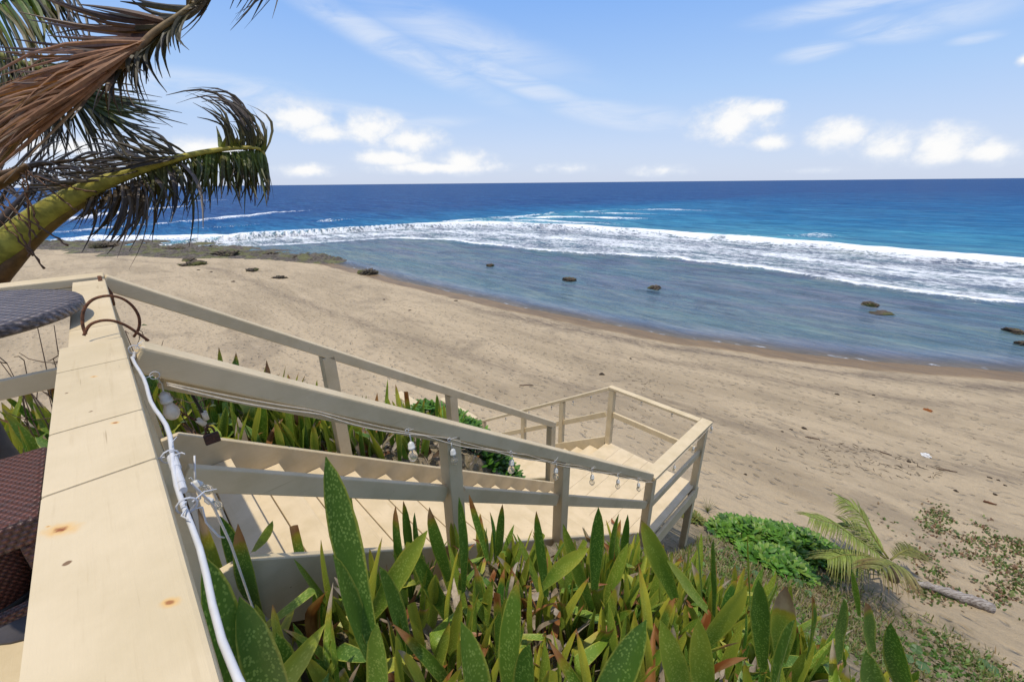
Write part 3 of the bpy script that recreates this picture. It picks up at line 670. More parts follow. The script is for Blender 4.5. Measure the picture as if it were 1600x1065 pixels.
# the tangle of leads and two loose sockets by the railing post
tg = MB()
for k in range(1):
    q = [ab(.03, -.70, RAIL-.10-.03*j)+.012*rng.normal(size=3) for j in range(9)]
    tg.tube(q, .002, 5)
tg.build('loose_lead', PVC, sl, smooth=True)
for k, (b, dz) in enumerate(((-.74, -.12), (-.66, -.22))): bulb(sl, ab(.03+.01*k, b, RAIL+dz), .012, .42, (.5, .3), False)

s2 = thing('string_lights', ab(4.6, -.12, LR-.06), 'thin cord of small bulbs tied around the top rails of the stair landing', 'string lights')
path = [ab(A2, -.125, LR-.03), ab(4.2, -.127, LR-.05), ab(4.6, -.127, LR-.035), ab(5.0, -.127, LR-.055), ab(A3+.07, -.125, LR-.03), ab(A3+.055, .4, LR-.06), ab(A3+.055, .9, LR-.045), ab(A3+.055, B2, LR-.05)]
path += [r2(b, A3+.05, -.03-.02*(i % 2)) for i, b in enumerate(np.arange(B2+.4, B2+3.4, .4))]
MB().tube(path, .0032, 5).build('cord', CORD, s2, smooth=True)
for p_ in (ab(4.28, -.128, LR-.06), ab(4.82, -.128, LR-.06), ab(A3+.06, -.12, LR-.05)): bulb(s2, p_, .03, .95, (.05, .05))
for p_ in (ab(A3+.055, .45, LR-.06), ab(A3+.055, .95, LR-.06), ab(A3+.055, B2+.02, LR-.06), r2(B2+.42, A3+.05, -.05), r2(B2+.8, A3+.05, -.05), r2(B2+1.3, A3+.05, -.05), r2(B2+1.9, A3+.05, -.05), r2(B2+2.6, A3+.05, -.05)): bulb(s2, p_, .03, .8)

def spline(p, n=6):
    p = np.asarray(p); o = []
    for j in range(len(p)-1):
        a, b, c, d = p[max(j-1, 0)], p[j], p[j+1], p[min(j+2, len(p)-1)]
        for f in np.arange(n)/n: o.append(.5*((2*b)+(-a+c)*f+(2*a-5*b+4*c-d)*f*f+(-a+3*b-3*c+d)*f**3))
    return o+[p[-1]]
hp = thing('iron_hoop', ab(-.05, .06, RAIL), 'rusty iron wire hoop looped over the gate and railing post', 'hoop')
m = MB(); 
pc = [(172, 463), (141, 473), (130, 492), (133, 512), (150, 522)]
hoop = [(134, 522), (129, 506), (131, 484), (145, 468), (168, 462), (190, 466), (207, 478), (217, 495), (217, 512), (209, 526)]
m.tube(spline([dpt(x, y, .065+.01*i) for i, (x, y) in enumerate(hoop)]), .0042, 8).build('hoop', RUST, hp, smooth=True)
hoop2 = [(131, 524), (140, 508), (157, 501), (176, 501), (196, 508), (215, 520), (232, 532)]
MB().tube(spline([dpt(x, y, .035+.004*i) for i, (x, y) in enumerate(hoop2)]), .0042, 8).build('hoop', RUST, hp, smooth=True)
h2 = thing('iron_latch', ab(-.0, 1.25, RAIL), 'rusty curved iron latch bar at the far end of the gate', 'latch')
MB().tube([dpt(x, y, 1.22-.012*i) for i, (x, y) in enumerate([(155, 431), (158, 443), (164, 453), (173, 462), (177, 474)])], .008, 8).build('bar', RUST, h2, smooth=True)
MB().tube([dpt(x, y, 1.2) for x, y in [(165, 446), (174, 458), (178, 477)]], .006, 8).build('bar', RUST, h2, smooth=True)

pk = thing('padlock', rail_pt(.36, -.03, -.42), 'rusty padlock hanging on a short chain below the near handrail', 'padlock')
def dnear(px, py, b=-.02):
    return dpt(px, py, b)
q0 = dnear(282, 583); q1 = dnear(318, 648); q2 = dnear(329, 660); q3 = dnear(329, 677)
MB().tube([q0, (q0+q1)/2, q1], .005, 8).build('strap', BLACK, pk)
m = MB(); c0 = dnear(253, 622); c1 = dnear(322, 663)
for i in range(15):
    f = i/14; c = c0*(1-f)+c1*f+np.array([0, 0, -.012*math.sin(math.pi*f)]); ax = (c1-c0)/np.linalg.norm(c1-c0); sd = Z if i % 2 else np.cross(ax, Z)
    m.tube([c+.006*(1.5*math.cos(t_)*ax+.8*math.sin(t_)*sd) for t_ in np.linspace(0, 2*math.pi, 9)], .0018, 5)
m.build('chain', RUST, pk, smooth=True)
MB().tube([dnear(308, 655), dnear(320, 663)], .009, 10).build('sleeve', FROST, pk, smooth=True)
MB().tube([dnear(318, 643), dnear(323, 655)], .009, 10).build('sleeve', FROST, pk, smooth=True)
sc_ = .018
MB().tube([q3+np.array(S)*sc_*math.cos(t_)*.7+Z*(sc_*1.3*math.sin(t_)+.004) for t_ in np.linspace(0, math.pi, 11)], .0035, 8).build('shackle', DARKRUST, pk, smooth=True)
MB().box(q3-Z*.001, q3-Z*.038, .046, .018, up=np.array(W), bev=.004).build('lock_body', DARKRUST, pk)

# ------------------------------------------------------------------ deck furniture at the left edge
TC = np.array([-1.825, 1.205])
tb = thing('bar_table', (*TC, DECK), 'tall round bar table with grey woven wicker top and dark metal pole', 'table')
m = MB(); n = 48; rr = .365
prof = [(0.0, .0), (.10, .0), (.2, .0), (.3, .0), (rr-.02, 0), (rr-.006, -.004), (rr, -.012), (rr, -.032), (rr-.012, -.042), (rr-.05, -.042), (.05, -.042)]
m.lathe((*TC, -.365), [(max(r, .002), h) for r, h in prof], n).build('tabletop', WICK_G, tb, smooth=True)
MB().lathe((*TC, DECK), [(.055, .03), (.055, .6), (.05, .65), (.05, 1.09)], 24).build('pole', POLE, tb, smooth=True)
MB().lathe((*TC, DECK), [(.24, .001), (.24, .012), (.1, .03), (.05, .04)], 32).build('base', POLE, tb, smooth=True)
def stool():
    t = thing('bar_stool', ab(-.42, -.08, DECK), 'red brown woven wicker bar stool tucked beside the railing', 'stool')
    ca, cb, w, sz = -.445, -.135, .40, -.725
    MB().box(ab(ca, cb-w/2, sz-.035), ab(ca, cb+w/2, sz-.035), w, .07, bev=.012).build('seat', WICK_R, t)
    for sa_ in (-1, 1):
        for sb_ in (-1, 1):
            p = ab(ca+sa_*(w/2-.03), cb+sb_*(w/2-.03)); MB().box([p[0], p[1], DECK], [p[0], p[1], sz-.072], .045, .045, up=S, bev=.006).build('leg', WICK_R, t)
    for sb_ in (-1, 1): beam('footrest', ab(ca-w/2+.06, cb+sb_*(w/2-.03), DECK+.28), ab(ca+w/2-.06, cb+sb_*(w/2-.03), DECK+.28), .03, .03, WICK_R, t)
    return t
stool()
pc_ = at(2, 962, DECK)[:2]+np.array([-.06, .05])
pl = thing('planter', (*pc_, DECK), 'square tapered dark wicker planter on the deck floor', 'planter')
MB().lathe((*pc_, DECK), [(.10, .0), (.115, .01), (.125, .05), (.118, .055)], 28).build('foot', BLACK, pl, smooth=True)
MB().lathe((*pc_, DECK), [(.118, .05), (.15, .2), (.165, .33), (.172, .34), (.160, .345), (.15, .30), (.01, .29)], 36).build('pot', WICK_R, pl, smooth=True)

# ------------------------------------------------------------------ snake plants
def leaf_mesh(mb, base, tip, width, face, bow=.08, twist=.3, blunt=False, tone=.3, tip_dry=.0, yellow=.0, cup=.35, wave=.0, kink=0.):
    """one broad upright leaf; bow bends it towards its face side"""
    base = np.asarray(base, float); tip = np.asarray(tip, float); L = np.linalg.norm(tip-base); t = np.linspace(0, 1, 12)
    d = (tip-base)/L; f = np.asarray(face, float); f = f-d*(f@d); f /= np.linalg.norm(f)+1e-9; sd = np.cross(d, f)
    C = base+np.outer(t*L, d)+np.outer(np.sin(t*math.pi)*bow*L*.5-(t**3)*bow*L*.0, f)
    if kink:
        kt = np.clip(t-.62, 0, 1); C = C+np.outer(kt*L*kink, f)-np.outer(kt*L*kink*1.1, d)
    if blunt: wv = np.interp(t, [0, .15, .5, .85, 1], [.5, .7, 1, .95, .8])
    else: wv = np.interp(t, [0, .12, .45, .62, .80, .91, .97, 1], [.48, .62, .98, 1., .80, .48, .2, .03])
    wv = wv*width/2
    U = np.array([-1, -.55, 0, .55, 1.]); V = []; st = []; uv = []; lr = rng.random()*50
    for k in range(12):
        an = twist*(t[k]-.4); s_ = sd*math.cos(an)+f*math.sin(an); n_ = f*math.cos(an)-sd*math.sin(an)
        for u in U:
            V.append(C[k]+s_*u*wv[k]+n_*(cup*wv[k]*(u*u)+wave*wv[k]*math.sin(t[k]*14+u*2+lr)*abs(u)))
            st.append((u*wv[k], t[k]*L, lr)); uv.append((u, t[k], lr))
    F = [(k*5+j, k*5+j+1, (k+1)*5+j+1, (k+1)*5+j) for k in range(11) for j in range(4)]
    mb.add(V, F, st=st, uvn=uv, tint=np.tile([tone, tip_dry, yellow, 1.], (60, 1)))

def rnd_plant_mesh(seed, nl, h):
    r = random.Random(seed); mb = MB()
    for i in range(nl):
        az = r.uniform(0, 6.28); lean = r.uniform(.05, .42) if i else r.uniform(0, .2); L = h*r.uniform(.55, 1.05)
        q_ = r.uniform(.02, .125); b = np.array([q_*math.cos(az), q_*math.sin(az), -.12]); d = np.array([math.cos(az)*math.sin(lean), math.sin(az)*math.sin(lean), math.cos(lean)])
        dry = r.choice([0, 0, 0, 0, .06, .06, .12, .3]); yel = r.choice([0, 0, 0, 0, .2, .35, .6, .8, 1.])
        dead = i > 1 and r.random() < .17; bowk = r.uniform(-.16, .26)
        if dead: dry, lean, bowk, L = 2.6, r.uniform(.4, 1.0), r.uniform(.2, .6), L*.75
        fa = az+r.uniform(-1.2, 1.2)
        leaf_mesh(mb, b, b+d*(L+.12), r.uniform(.044, .082)*h/.6, (-math.cos(fa), -math.sin(fa), .2), bowk, r.uniform(-.9, .9), r.random() < .10, r.random(), dry, yel, r.uniform(.2, .6), r.uniform(.02, .13), r.uniform(.6, 1.3) if r.random() < .16 else 0.)
    return mb
protos = []
GRP = 'snake plants of the front bed'
LBL = 'mottled green snake plant clump crowded in the bed below the near stair rail'
for k in range(16):
    me_ = rnd_plant_mesh(100+k, [6, 7, 8, 8, 9, 10][k % 6], .62); o = me_.build('snake_plant', SNAKE, None, smooth=True); protos.append(o)
prof_x = [280, 330, 380, 430, 470, 540, 600, 640, 690, 740, 800, 860, 930, 990, 1050, 1100, 1160, 1220, 1300, 1380, 1430, 1440]
prof_y = [820, 830, 850, 850, 860, 820, 830, 830, 830, 800, 815, 825, 815, 830, 845, 850, 890, 920, 945, 975, 1010, 1090]
used = set()
def put_proto(k, loc, rz, s, label, group, tilt=(0, 0)):
    src = protos[k]
    if k in used: o = src.copy(); COL.objects.link(o)
    else: o = src; used.add(k)
    o.location = loc; o.rotation_euler = (tilt[0], tilt[1], rz); o.scale = (s, s, s); tag(o, label, 'plant', group); return o
cnt = 0; placed = []
tries = 0
while cnt < 178 and tries < 14000:
    tries += 1
    a = rng.uniform(.12, 2.75); b = -.17-rng.uniform(0, 1)**1.1*3.6
    p = ab(a, b); z = gz(p[0], p[1]); s = rng.uniform(.42, .98)
    if any((p[0]-q[0])**2+(p[1]-q[1])**2 < .105**2 for q in placed): continue
    tip = np.array([p[0], p[1], z+.62*s]); f = tip@cF
    if f < .25: continue
    px, py = proj(tip)
    if px > 1415 or px < 250 or py > 1320: continue
    if py < np.interp(px, prof_x, prof_y)+8: continue
    placed.append((p[0], p[1]))
    put_proto(int(rng.integers(16)), (p[0], p[1], z), rng.uniform(0, 6.28), s, LBL, GRP); cnt += 1
# low clumps that close the gap under the landing edge
tries = 0
while cnt < 196 and tries < 3000:
    tries += 1
    a = rng.uniform(1.5, 2.9); b = rng.uniform(-1.9, -.2); p = ab(a, b); z = gz(p[0], p[1]); s = rng.uniform(.42, .75); px, py = proj([p[0], p[1], z+.62*s])
    if py < np.interp(px, prof_x, prof_y)-6 or any((p[0]-q[0])**2+(p[1]-q[1])**2 < .08**2 for q in placed): continue
    placed.append((p[0], p[1])); put_proto(int(rng.integers(16)), (p[0], p[1], z), rng.uniform(0, 6.28), s, LBL, GRP); cnt += 1
# the bed on the far side of the stairs
GRP2 = 'snake plants beyond the stairs'; LBL2 = 'tall dark green snake plant clump in the thicket on the far side of the stairs'
cnt = 0; placed = []; tries = 0
while cnt < 100 and tries < 9000:
    tries += 1
    a = rng.uniform(-1.6, 2.75); b = 1.60+rng.uniform(0, 1)**1.2*1.4
    p = ab(a, b); z = gz(p[0], p[1]); s = rng.uniform(.85, 1.4)
    if any((p[0]-q[0])**2+(p[1]-q[1])**2 < .14**2 for q in placed): continue
    px, py = proj([p[0], p[1], z+.62*s])
    lim = np.interp(px, [-100, 60, 110, 200, 290, 420, 560, 640, 720], [520, 545, 535, 545, 535, 575, 605, 615, 625])
    if py < lim or px > 715: continue
    placed.append((p[0], p[1])); put_proto(int(rng.integers(16)), (p[0], p[1], z), rng.uniform(0, 6.28), s, LBL2, GRP2); cnt += 1
# single big leaves that stand out in the photograph: tip, lower end, width (all as seen), character
HERO = [
 ((509, 713), (563, 930), 47, dict(tone=.25, label='tallest broad mottled snake leaf standing in front of the near stair rail')),
 ((545, 752), (566, 900), 20, dict(tone=.3, tip_dry=.12, label='narrow brown tipped snake leaf close behind the tallest leaf')),
 ((344, 806), (392, 930), 30, dict(tone=.15, label='dark pointed snake leaf beside the railing pipe in front of the upper treads')),
 ((372, 818), (402, 945), 31, dict(tone=.45, tip_dry=.3, label='snake leaf with a brown hooked tip in front of the upper treads')),
 ((426, 813), (402, 850), 17, dict(tone=.8, yellow=.2, label='small light green leaf point leaning right before the treads')),
 ((459, 820), (492, 945), 15, dict(tone=.5, blunt=True, tip_dry=.15, label='thin blunt cut snake leaf in front of the cream stringer')),
 ((318, 868), (352, 1030), 62, dict(tone=.2, label='very broad dark snake leaf nearest the white pipe')),
 ((309, 792), (372, 1040), 24, dict(tone=.6, tip_dry=.22, yellow=.3, label='long narrow snake leaf with a brown tip rising past the white pipe')),
 ((374, 932), (418, 1060), 58, dict(tone=.25, label='broad dark leaf standing low beside the railing pipe')),
 ((508, 974), (392, 1066), 42, dict(tone=.85, yellow=.45, bow=.3, label='arching yellow green snake leaf low beside the pipe')),
 ((432, 988), (446, 1080), 42, dict(tone=.35, label='stout upright snake leaf at the bottom edge near the pipe')),
 ((458, 975), (482, 1075), 26, dict(tone=.35, tip_dry=.25, label='snake leaf with a rusty orange point near the bottom left of the bed')),
 ((520, 866), (566, 985), 47, dict(tone=.4, label='wide pale spotted snake leaf below the tallest leaf')),
 ((668, 828), (598, 935), 34, dict(tone=.75, yellow=.4, label='yellow edged snake leaf leaning right across the stringer')),
 ((590, 972), (590, 1090), 48, dict(tone=.8, label='light green triangular snake leaf at the bottom of the bed')),
 ((720, 970), (744, 1090), 48, dict(tone=.55, label='broad mottled snake leaf at the bottom middle of the photo')),
 ((622, 1015), (660, 1095), 42, dict(tone=.8, yellow=.95, tip_dry=.2, label='yellow orange snake leaf with a dark tip at the bottom edge')),
 ((592, 884), (628, 990), 36, dict(tone=.35, label='mid green snake leaf right of the wide pale spotted one')),
 ((618, 790), (632, 880), 17, dict(tone=.3, tip_dry=.35, label='slim snake leaf with a long brown spike before the lower stringer')),
 ((630, 782), (640, 870), 15, dict(tone=.2, tip_dry=.12, label='slim dark snake leaf tipped black before the lower stringer')),
 ((648, 800), (665, 880), 20, dict(tone=.15, label='dark green pointed snake leaf left of the first stair post')),
 ((671, 792), (695, 880), 24, dict(tone=.5, tip_dry=.3, label='snake leaf with a brown folded tip in front of the first stair post')),
 ((717, 776), (722, 890), 18, dict(tone=.25, label='narrow upright leaf close right of the first stair post')),
 ((733, 772), (755, 850), 12, dict(tone=.4, tip_dry=.5, label='thin half brown leaf reaching the mid rail')),
 ((785, 787), (778, 870), 14, dict(tone=.3, tip_dry=.12, label='slim leaf with a black needle tip between the stair posts')),
 ((838, 798), (850, 900), 18, dict(tone=.25, tip_dry=.1, label='leaf just left of the second stair post')),
 ((935, 792), (930, 890), 24, dict(tone=.2, label='tall dark snake leaf before the landing fascia')),
 ((967, 802), (960, 880), 13, dict(tone=.3, label='slim leaf left of the landing corner post')),
 ((981, 803), (972, 890), 13, dict(tone=.2, label='second slim leaf left of the landing corner post')),
 ((880, 818), (915, 920), 22, dict(tone=.5, yellow=.3, label='leaf with a light edge below the second stair post')),
 ((920, 856), (872, 898), 26, dict(tone=.95, yellow=.6, label='bright yellow green leaf lying across the bed under the landing')),
 ((1002, 812), (1042, 905), 32, dict(tone=.55, yellow=.5, tip_dry=.05, label='broad yellow edged leaf bending at the landing corner post')),
 ((1090, 838), (1096, 930), 20, dict(tone=.35, label='tall spotted leaf standing alone right of the landing leg')),
 ((1115, 842), (1116, 935), 22, dict(tone=.2, label='dark spotted leaf right of the landing leg')),
 ((1168, 835), (1172, 940), 10, dict(tone=.7, yellow=.5, label='thin yellowish leaf against the grassy slope')),
 ((1042, 876), (1090, 935), 26, dict(tone=.9, yellow=.4, label='light green leaf lying left to right below the slope')),
 ((1166, 914), (1122, 975), 34, dict(tone=.8, yellow=1., label='rolled yellow snake leaf like a bud in the right of the bed')),
 ((1185, 905), (1190, 1010), 30, dict(tone=.3, label='tall dark pointed leaf right of the yellow bud leaf')),
 ((1228, 915), (1222, 990), 36, dict(tone=.6, tip_dry=.6, yellow=.8, label='leaf withered orange and brown in its upper half')),
 ((1268, 930), (1262, 1000), 30, dict(tone=.3, tip_dry=.4, label='leaf with a dark brown upper end at the right of the bed')),
 ((1318, 935), (1312, 1010), 30, dict(tone=.35, label='upright spotted leaf near the right end of the bed')),
 ((1332, 892), (1340, 945), 9, dict(tone=.6, label='thin grey green blade sticking out against the sand slope')),
 ((1352, 940), (1360, 1000), 26, dict(tone=.5, tip_dry=.45, label='short leaf with an orange dried top near the right end')),
 ((1242, 968), (1228, 1080), 54, dict(tone=.3, label='large pale spotted snake leaf at the bottom right of the bed')),
 ((1392, 972), (1415, 1070), 34, dict(tone=.15, label='rightmost dark snake leaf of the bed')),
 ((1352, 1015), (1360, 1080), 40, dict(tone=.4, label='stout leaf left of the rightmost dark one')),
 ((1092, 965), (1100, 1080), 38, dict(tone=.7, yellow=.5, label='yellow rimmed upright leaf at the bottom right of the middle')),
 ((1010, 968), (955, 1075), 52, dict(tone=.25, label='broad dark leaf leaning right at the bottom of the bed')),
 ((810, 905), (800, 1060), 42, dict(tone=.5, tip_dry=.06, label='big light green upright leaf in the middle of the bed')),
 ((828, 1005), (815, 1080), 46, dict(tone=.2, label='broad dark leaf at the bottom middle right')),
 ((975, 952), (985, 1040), 20, dict(tone=.7, yellow=.4, label='slender yellowish leaf in front of the broad dark leaning leaf')),
 ((1032, 968), (1055, 1040), 40, dict(tone=.95, yellow=.3, label='light lime leaf folded over in the lower bed')),
 ((560, 1030), (572, 1085), 18, dict(tone=.7, tip_dry=.1, label='small leaf point at the bottom edge by the light triangular leaf')),
 ((640, 850), (700, 960), 30, dict(tone=.3, label='leaf leaning left behind the yellow edged one')),
 ((770, 905), (760, 990), 22, dict(tone=.4, yellow=.5, label='yellow striped leaf in the middle of the bed behind')),
]
for tp, bp, wpx, kw in HERO:
    kw = dict(kw); lab = kw.pop('label'); wd = .078 if wpx > 26 else .062 if wpx > 18 else .045
    if wpx < 13: wd = .03
    d = FPX*wd/wpx; d = min(d, 2.9)
    T = P(*tp, d); dB = d*(1.10 if wpx > 12 else 1.04); B_ = P(*bp, dB); lw = np.linalg.norm(B_-T)/wd; B_ = B_+(B_-T)*max(.35, 6.5/lw-1)
    hz = ray(*tp)*np.array([1, 1, 0]); hz /= np.linalg.norm(hz)
    mb = MB(); face = -hz*.8+np.array([.5*rng.normal(), .5*rng.normal(), .35])
    leaf_mesh(mb, B_, T, wd, face, kw.pop('bow', rng.uniform(-.05, .1)), rng.uniform(-.4, .4), kw.pop('blunt', False), kw.pop('tone', .4), kw.pop('tip_dry', 0), kw.pop('yellow', 0), .32, .04)
    o = mb.build('snake_plant_leaf', SNAKE, None, B_, smooth=True); tag(o, lab, 'plant leaf')
# variegated plant in the planter
mb = MB(); zb = DECK+.30
for k in range(7):
    az = k*.9+.3; d = np.array([math.cos(az)*.35, math.sin(az)*.35, .9]); b0 = np.array([*pc_, zb])+np.array([math.cos(az)*.04, math.sin(az)*.04, 0])
    leaf_mesh(mb, b0, b0+d*rng.uniform(.22, .34), .055, (-math.cos(az), -math.sin(az), .3), .15, .8, False, .1, 0, .15, .3, .25)
tag(mb.build('variegated_snake_plant', SNAKEV, None, (*pc_, zb), smooth=True), 'dark snake plant with yellow leaf margins growing in the wicker planter', 'plant')

# ---- leaf litter in the beds
def litter(region, n, name, seed):
    r = np.random.default_rng(seed); a = r.uniform(region[0], region[1], n); b = r.uniform(region[2], region[3], n)
    x = P0[0]+a*S[0]+b*W[0]; y = P0[1]+a*S[1]+b*W[1]; z = ground(x, y)+r.uniform(.01, .12, n)*r.random(n)
    K = 6; t = np.linspace(0, 1, K); L = r.uniform(.06, .26, n); az = r.uniform(0, 6.28, n); pit = r.normal(0, .5, n); curl = r.normal(0, 2.2, n)
    th = pit[:, None]+curl[:, None]*(t-.5); step = L[:, None]/K
    hx = np.cumsum(np.cos(th)*step, 1); hz = np.cumsum(np.sin(th)*step, 1)
    C = np.stack([x[:, None]+hx*np.cos(az)[:, None], y[:, None]+hx*np.sin(az)[:, None], z[:, None]+hz], -1)
    roll = r.normal(0, .7, n); sd = np.stack([-np.sin(az)*np.cos(roll), np.cos(az)*np.cos(roll), np.sin(roll)], -1)[:, None, :].repeat(K, 1)
    w = (r.uniform(.008, .03, n)[:, None])*np.interp(t, [0, .4, 1], [.6, 1, .15])
    pal = np.array([(.36, .28, .20), (.50, .42, .33), (.20, .10, .05), (.28, .12, .04), (.12, .08, .05), (.42, .36, .30)])
    col = pal[r.integers(0, 6, n)]*r.uniform(.7, 1.15, n)[:, None]
    tint = np.concatenate([col, np.ones((n, 1))], 1)[:, None, :].repeat(K, 1)
    mb = MB(); mb.strips(C, sd, w, .5, tint); o = mb.build(name, DRY, None, smooth=True); tag(o, 'dry brown and grey leaf litter lying between the snake plants', 'leaf litter', kind='stuff'); return o
litter((.1, 1.9, -4.2, -.42), 2600, 'leaf_litter', 5)
o = litter((-1.5, 2.8, 1.45, 3.0), 1200, 'leaf_litter', 6); o['label'] = 'dry leaf litter under the far snake plant thicket'

# ------------------------------------------------------------------ palm fronds
PS = 1.42                                              # the palm stands this much further out than first guessed
def PP(px, py, d): return P(px, py, d*PS)
def lerp(a, b, t): return a+(b-a)*t
def leaflets(mb, s0, e0, s1, e1, n, d0, d1, dd=.25, width=.012, sag=.06, bend=0., jit=10, base=(.10, .12, .02), tipc=(.05, .03, .02), K=7, seed=1, rev=0.):
    """n leaflets between two guide leaflets (start/end seen spots, depths); a leaflet sags and dries towards its tip"""
    r = np.random.default_rng(seed); f = (np.arange(n)+r.uniform(-.4, .4, n))/max(n-1, 1)
    C = np.zeros((n, K, 3)); t = np.linspace(0, 1, K)
    for i in range(n):
        k = f[i]; s = lerp(np.array(s0, float), np.array(s1, float), k); e = lerp(np.array(e0, float), np.array(e1, float), k)+r.normal(0, jit, 2)
        d = lerp(d0, d1, k); A = PP(*s, d); B = PP(*e, d+r.uniform(-dd, dd)); B = lerp(A, B, r.uniform(.72, 1.08))
        L = np.linalg.norm(B-A); sd = np.cross(B-A, cF); sd /= np.linalg.norm(sd)+1e-9
        C[i] = A+np.outer(t, B-A)+np.outer(np.sin(t*math.pi)*L*(bend+r.normal(0, .04)), sd)+np.outer(np.sin(t*math.pi)*L*sag*r.uniform(.3, 1.5), Z)
        C[i] += np.outer(t**2, r.normal(0, .03, 3))
    tg_ = np.gradient(C, axis=1); ref = r.normal(0, 1, (n, 1, 3))*.7-cF[None, None, :]
    sd = np.cross(tg_, ref.repeat(K, 1)); sd /= np.linalg.norm(sd, axis=2)[..., None]+1e-9
    w = r.uniform(.7, 1.2, n)[:, None]*width*PS*np.interp(t, [0, .12, .45, 1], [.5, 1, .9, .12])
    bc = np.array(base); tc = np.array(tipc); u = np.clip(t[None, :]*r.uniform(.8, 1.5, n)[:, None]-.1, 0, 1)[..., None]
    col = (bc*(1-u)+tc*u)*r.uniform(.7, 1.25, n)[:, None, None]; tint = np.concatenate([col, np.ones((n, K, 1))], 2)
    mb.strips(C, sd, w, .45, tint)
def stalk(mb, pts, tints, n=10):
    """rachis through seen spots: (px, py, depth, thickness as seen)"""
    p = np.array([PP(x, y, d) for x, y, d, _ in pts]); r = np.array([.5*w*.8*d*PS/FPX for _, _, d, w in pts])
    K = 40; u = np.linspace(0, len(pts)-1, K); idx = np.arange(len(pts))
    def cat(v): 
        out = np.zeros((K,)+v.shape[1:])
        for i, q in enumerate(u):
            j = min(int(q), len(pts)-2); f = q-j; a = v[max(j-1, 0)]; b = v[j]; c = v[j+1]; d = v[min(j+2, len(pts)-1)]
            out[i] = .5*((2*b)+(-a+c)*f+(2*a-5*b+4*c-d)*f*f+(-a+3*b-3*c+d)*f**3)
        return out
    pp = cat(p); rr = np.interp(u, idx, r); tt = np.array([np.interp(u, np.linspace(0, len(pts)-1, len(tints)), [c[k] for c in tints]) for k in range(3)]).T
    mb.tube(pp, rr, n, tint=np.concatenate([tt, np.ones((K, 1))], 1))
GREEN = (.14, .18, .03); BRN = (.2, .1, .045); DRK = (.035, .026, .020); TAN = (.30, .20, .12); GRY = (.16, .13, .11); OLV = (.13, .13, .03)
tb_ = ab(-1.6, 3.6); palm = thing('coconut_palm', (*tb_[:2], gz(*tb_[:2])), 'wind torn coconut palm with brown shredded fronds beside the deck', 'palm tree')
tr_top = PP(-230, 330, 2.6)
m = MB(); zz0 = gz(*tb_[:2])-.3
trp = [np.array([tb_[0], tb_[1], zz0]), lerp(np.array([tb_[0], tb_[1], zz0]), tr_top, .4)+np.array([-.06, .02, 0]), lerp(np.array([tb_[0], tb_[1], zz0]), tr_top, .75)+np.array([-.04, .02, 0]), tr_top]
m.tube(trp, [.19, .15, .14, .15], 16, tint=(.22, .18, .14, 1)); m.build('trunk', STALK, palm, smooth=True)
def frond(build):
    lf = MB(); stk = MB(); build(lf, stk)
    o = stk.build('frond', STALK, palm, smooth=True) 
    if lf.n: lf.build('leaflets', FROND, o)
    return o
def f_main(lf, st):
    st_p = [(-230, 560, 2.3, 90), (-90, 462, 2.08, 72), (0, 392, 2.0, 52), (60, 340, 2.0, 42), (130, 299, 2.0, 31), (210, 268, 2.02, 19), (290, 244, 2.06, 11), (350, 233, 2.1, 8), (395, 231, 2.14, 6), (411, 237, 2.16, 5), (417, 256, 2.18, 3)]
    stalk(st, st_p, [(.30, .29, .05), (.38, .35, .06), (.46, .41, .07), (.48, .40, .07), (.42, .32, .07)])
    # brown sheath under the stalk
    stalk(st, [(-200, 620, 2.28, 80), (-60, 500, 2.1, 60), (2, 430, 2.03, 30), (60, 365, 2.03, 26), (130, 316, 2.03, 14), (165, 297, 2.03, 4)], [(.15, .07, .03), (.17, .075, .03), (.20, .12, .03), (.20, .17, .03)])
    # hanging comb at the bent tip
    leaflets(lf, (300, 240), (290, 318), (412, 234), (421, 312), 84, 2.07, 2.16, .14, .0085, 0, .03, 10, GREEN, (.030, .018, .012), seed=1)
    leaflets(lf, (340, 236), (352, 300), (417, 255), (421, 306), 34, 2.1, 2.2, .12, .0085, 0, .03, 6, (.13, .13, .02), (.045, .022, .012), seed=2)
    leaflets(lf, (215, 270), (225, 345), (310, 243), (318, 318), 44, 2.02, 2.08, .25, .0085, 0, .06, 18, OLV, DRK, seed=3)
    # long strays hanging across the sea
    leaflets(lf, (250, 262), (262, 360), (285, 250), (300, 345), 9, 2.05, 2.07, .3, .010, 0, .1, 14, GRY, (.03, .03, .035), seed=4)
    leaflets(lf, (135, 310), (115, 350), (240, 272), (205, 375), 56, 2.0, 2.04, .3, .0085, .02, .1, 24, (.11, .075, .04), DRK, seed=5)
    leaflets(lf, (190, 285), (160, 400), (235, 272), (250, 330), 14, 2.02, 2.05, .3, .009, 0, .05, 14, GRY, DRK, seed=6)
    # upper side, swept back along the stalk
    leaflets(lf, (120, 292), (20, 300), (300, 240), (150, 262), 60, 2.0, 2.06, .3, .0075, .05, .06, 18, (.12, .09, .05), DRK, seed=7)
    leaflets(lf, (200, 262), (110, 225), (290, 240), (215, 215), 18, 2.02, 2.06, .25, .009, .0, -.08, 12, (.10, .08, .04), DRK, seed=8)
    # the tuft thrown up and back from the bend
    leaflets(lf, (352, 231), (300, 158), (414, 240), (385, 160), 30, 2.1, 2.17, .15, .0085, 0, -.22, 8, (.12, .11, .03), (.05, .035, .03), seed=9)
    leaflets(lf, (385, 205), (270, 148), (400, 200), (300, 140), 9, 2.12, 2.16, .12, .0075, .03, -.22, 6, GRY, (.06, .05, .05), seed=10)
    leaflets(lf, (345, 232), (345, 200), (412, 236), (412, 205), 26, 2.1, 2.16, .1, .010, 0, -.05, 6, GREEN, (.10, .08, .03), seed=11)
frond(f_main)
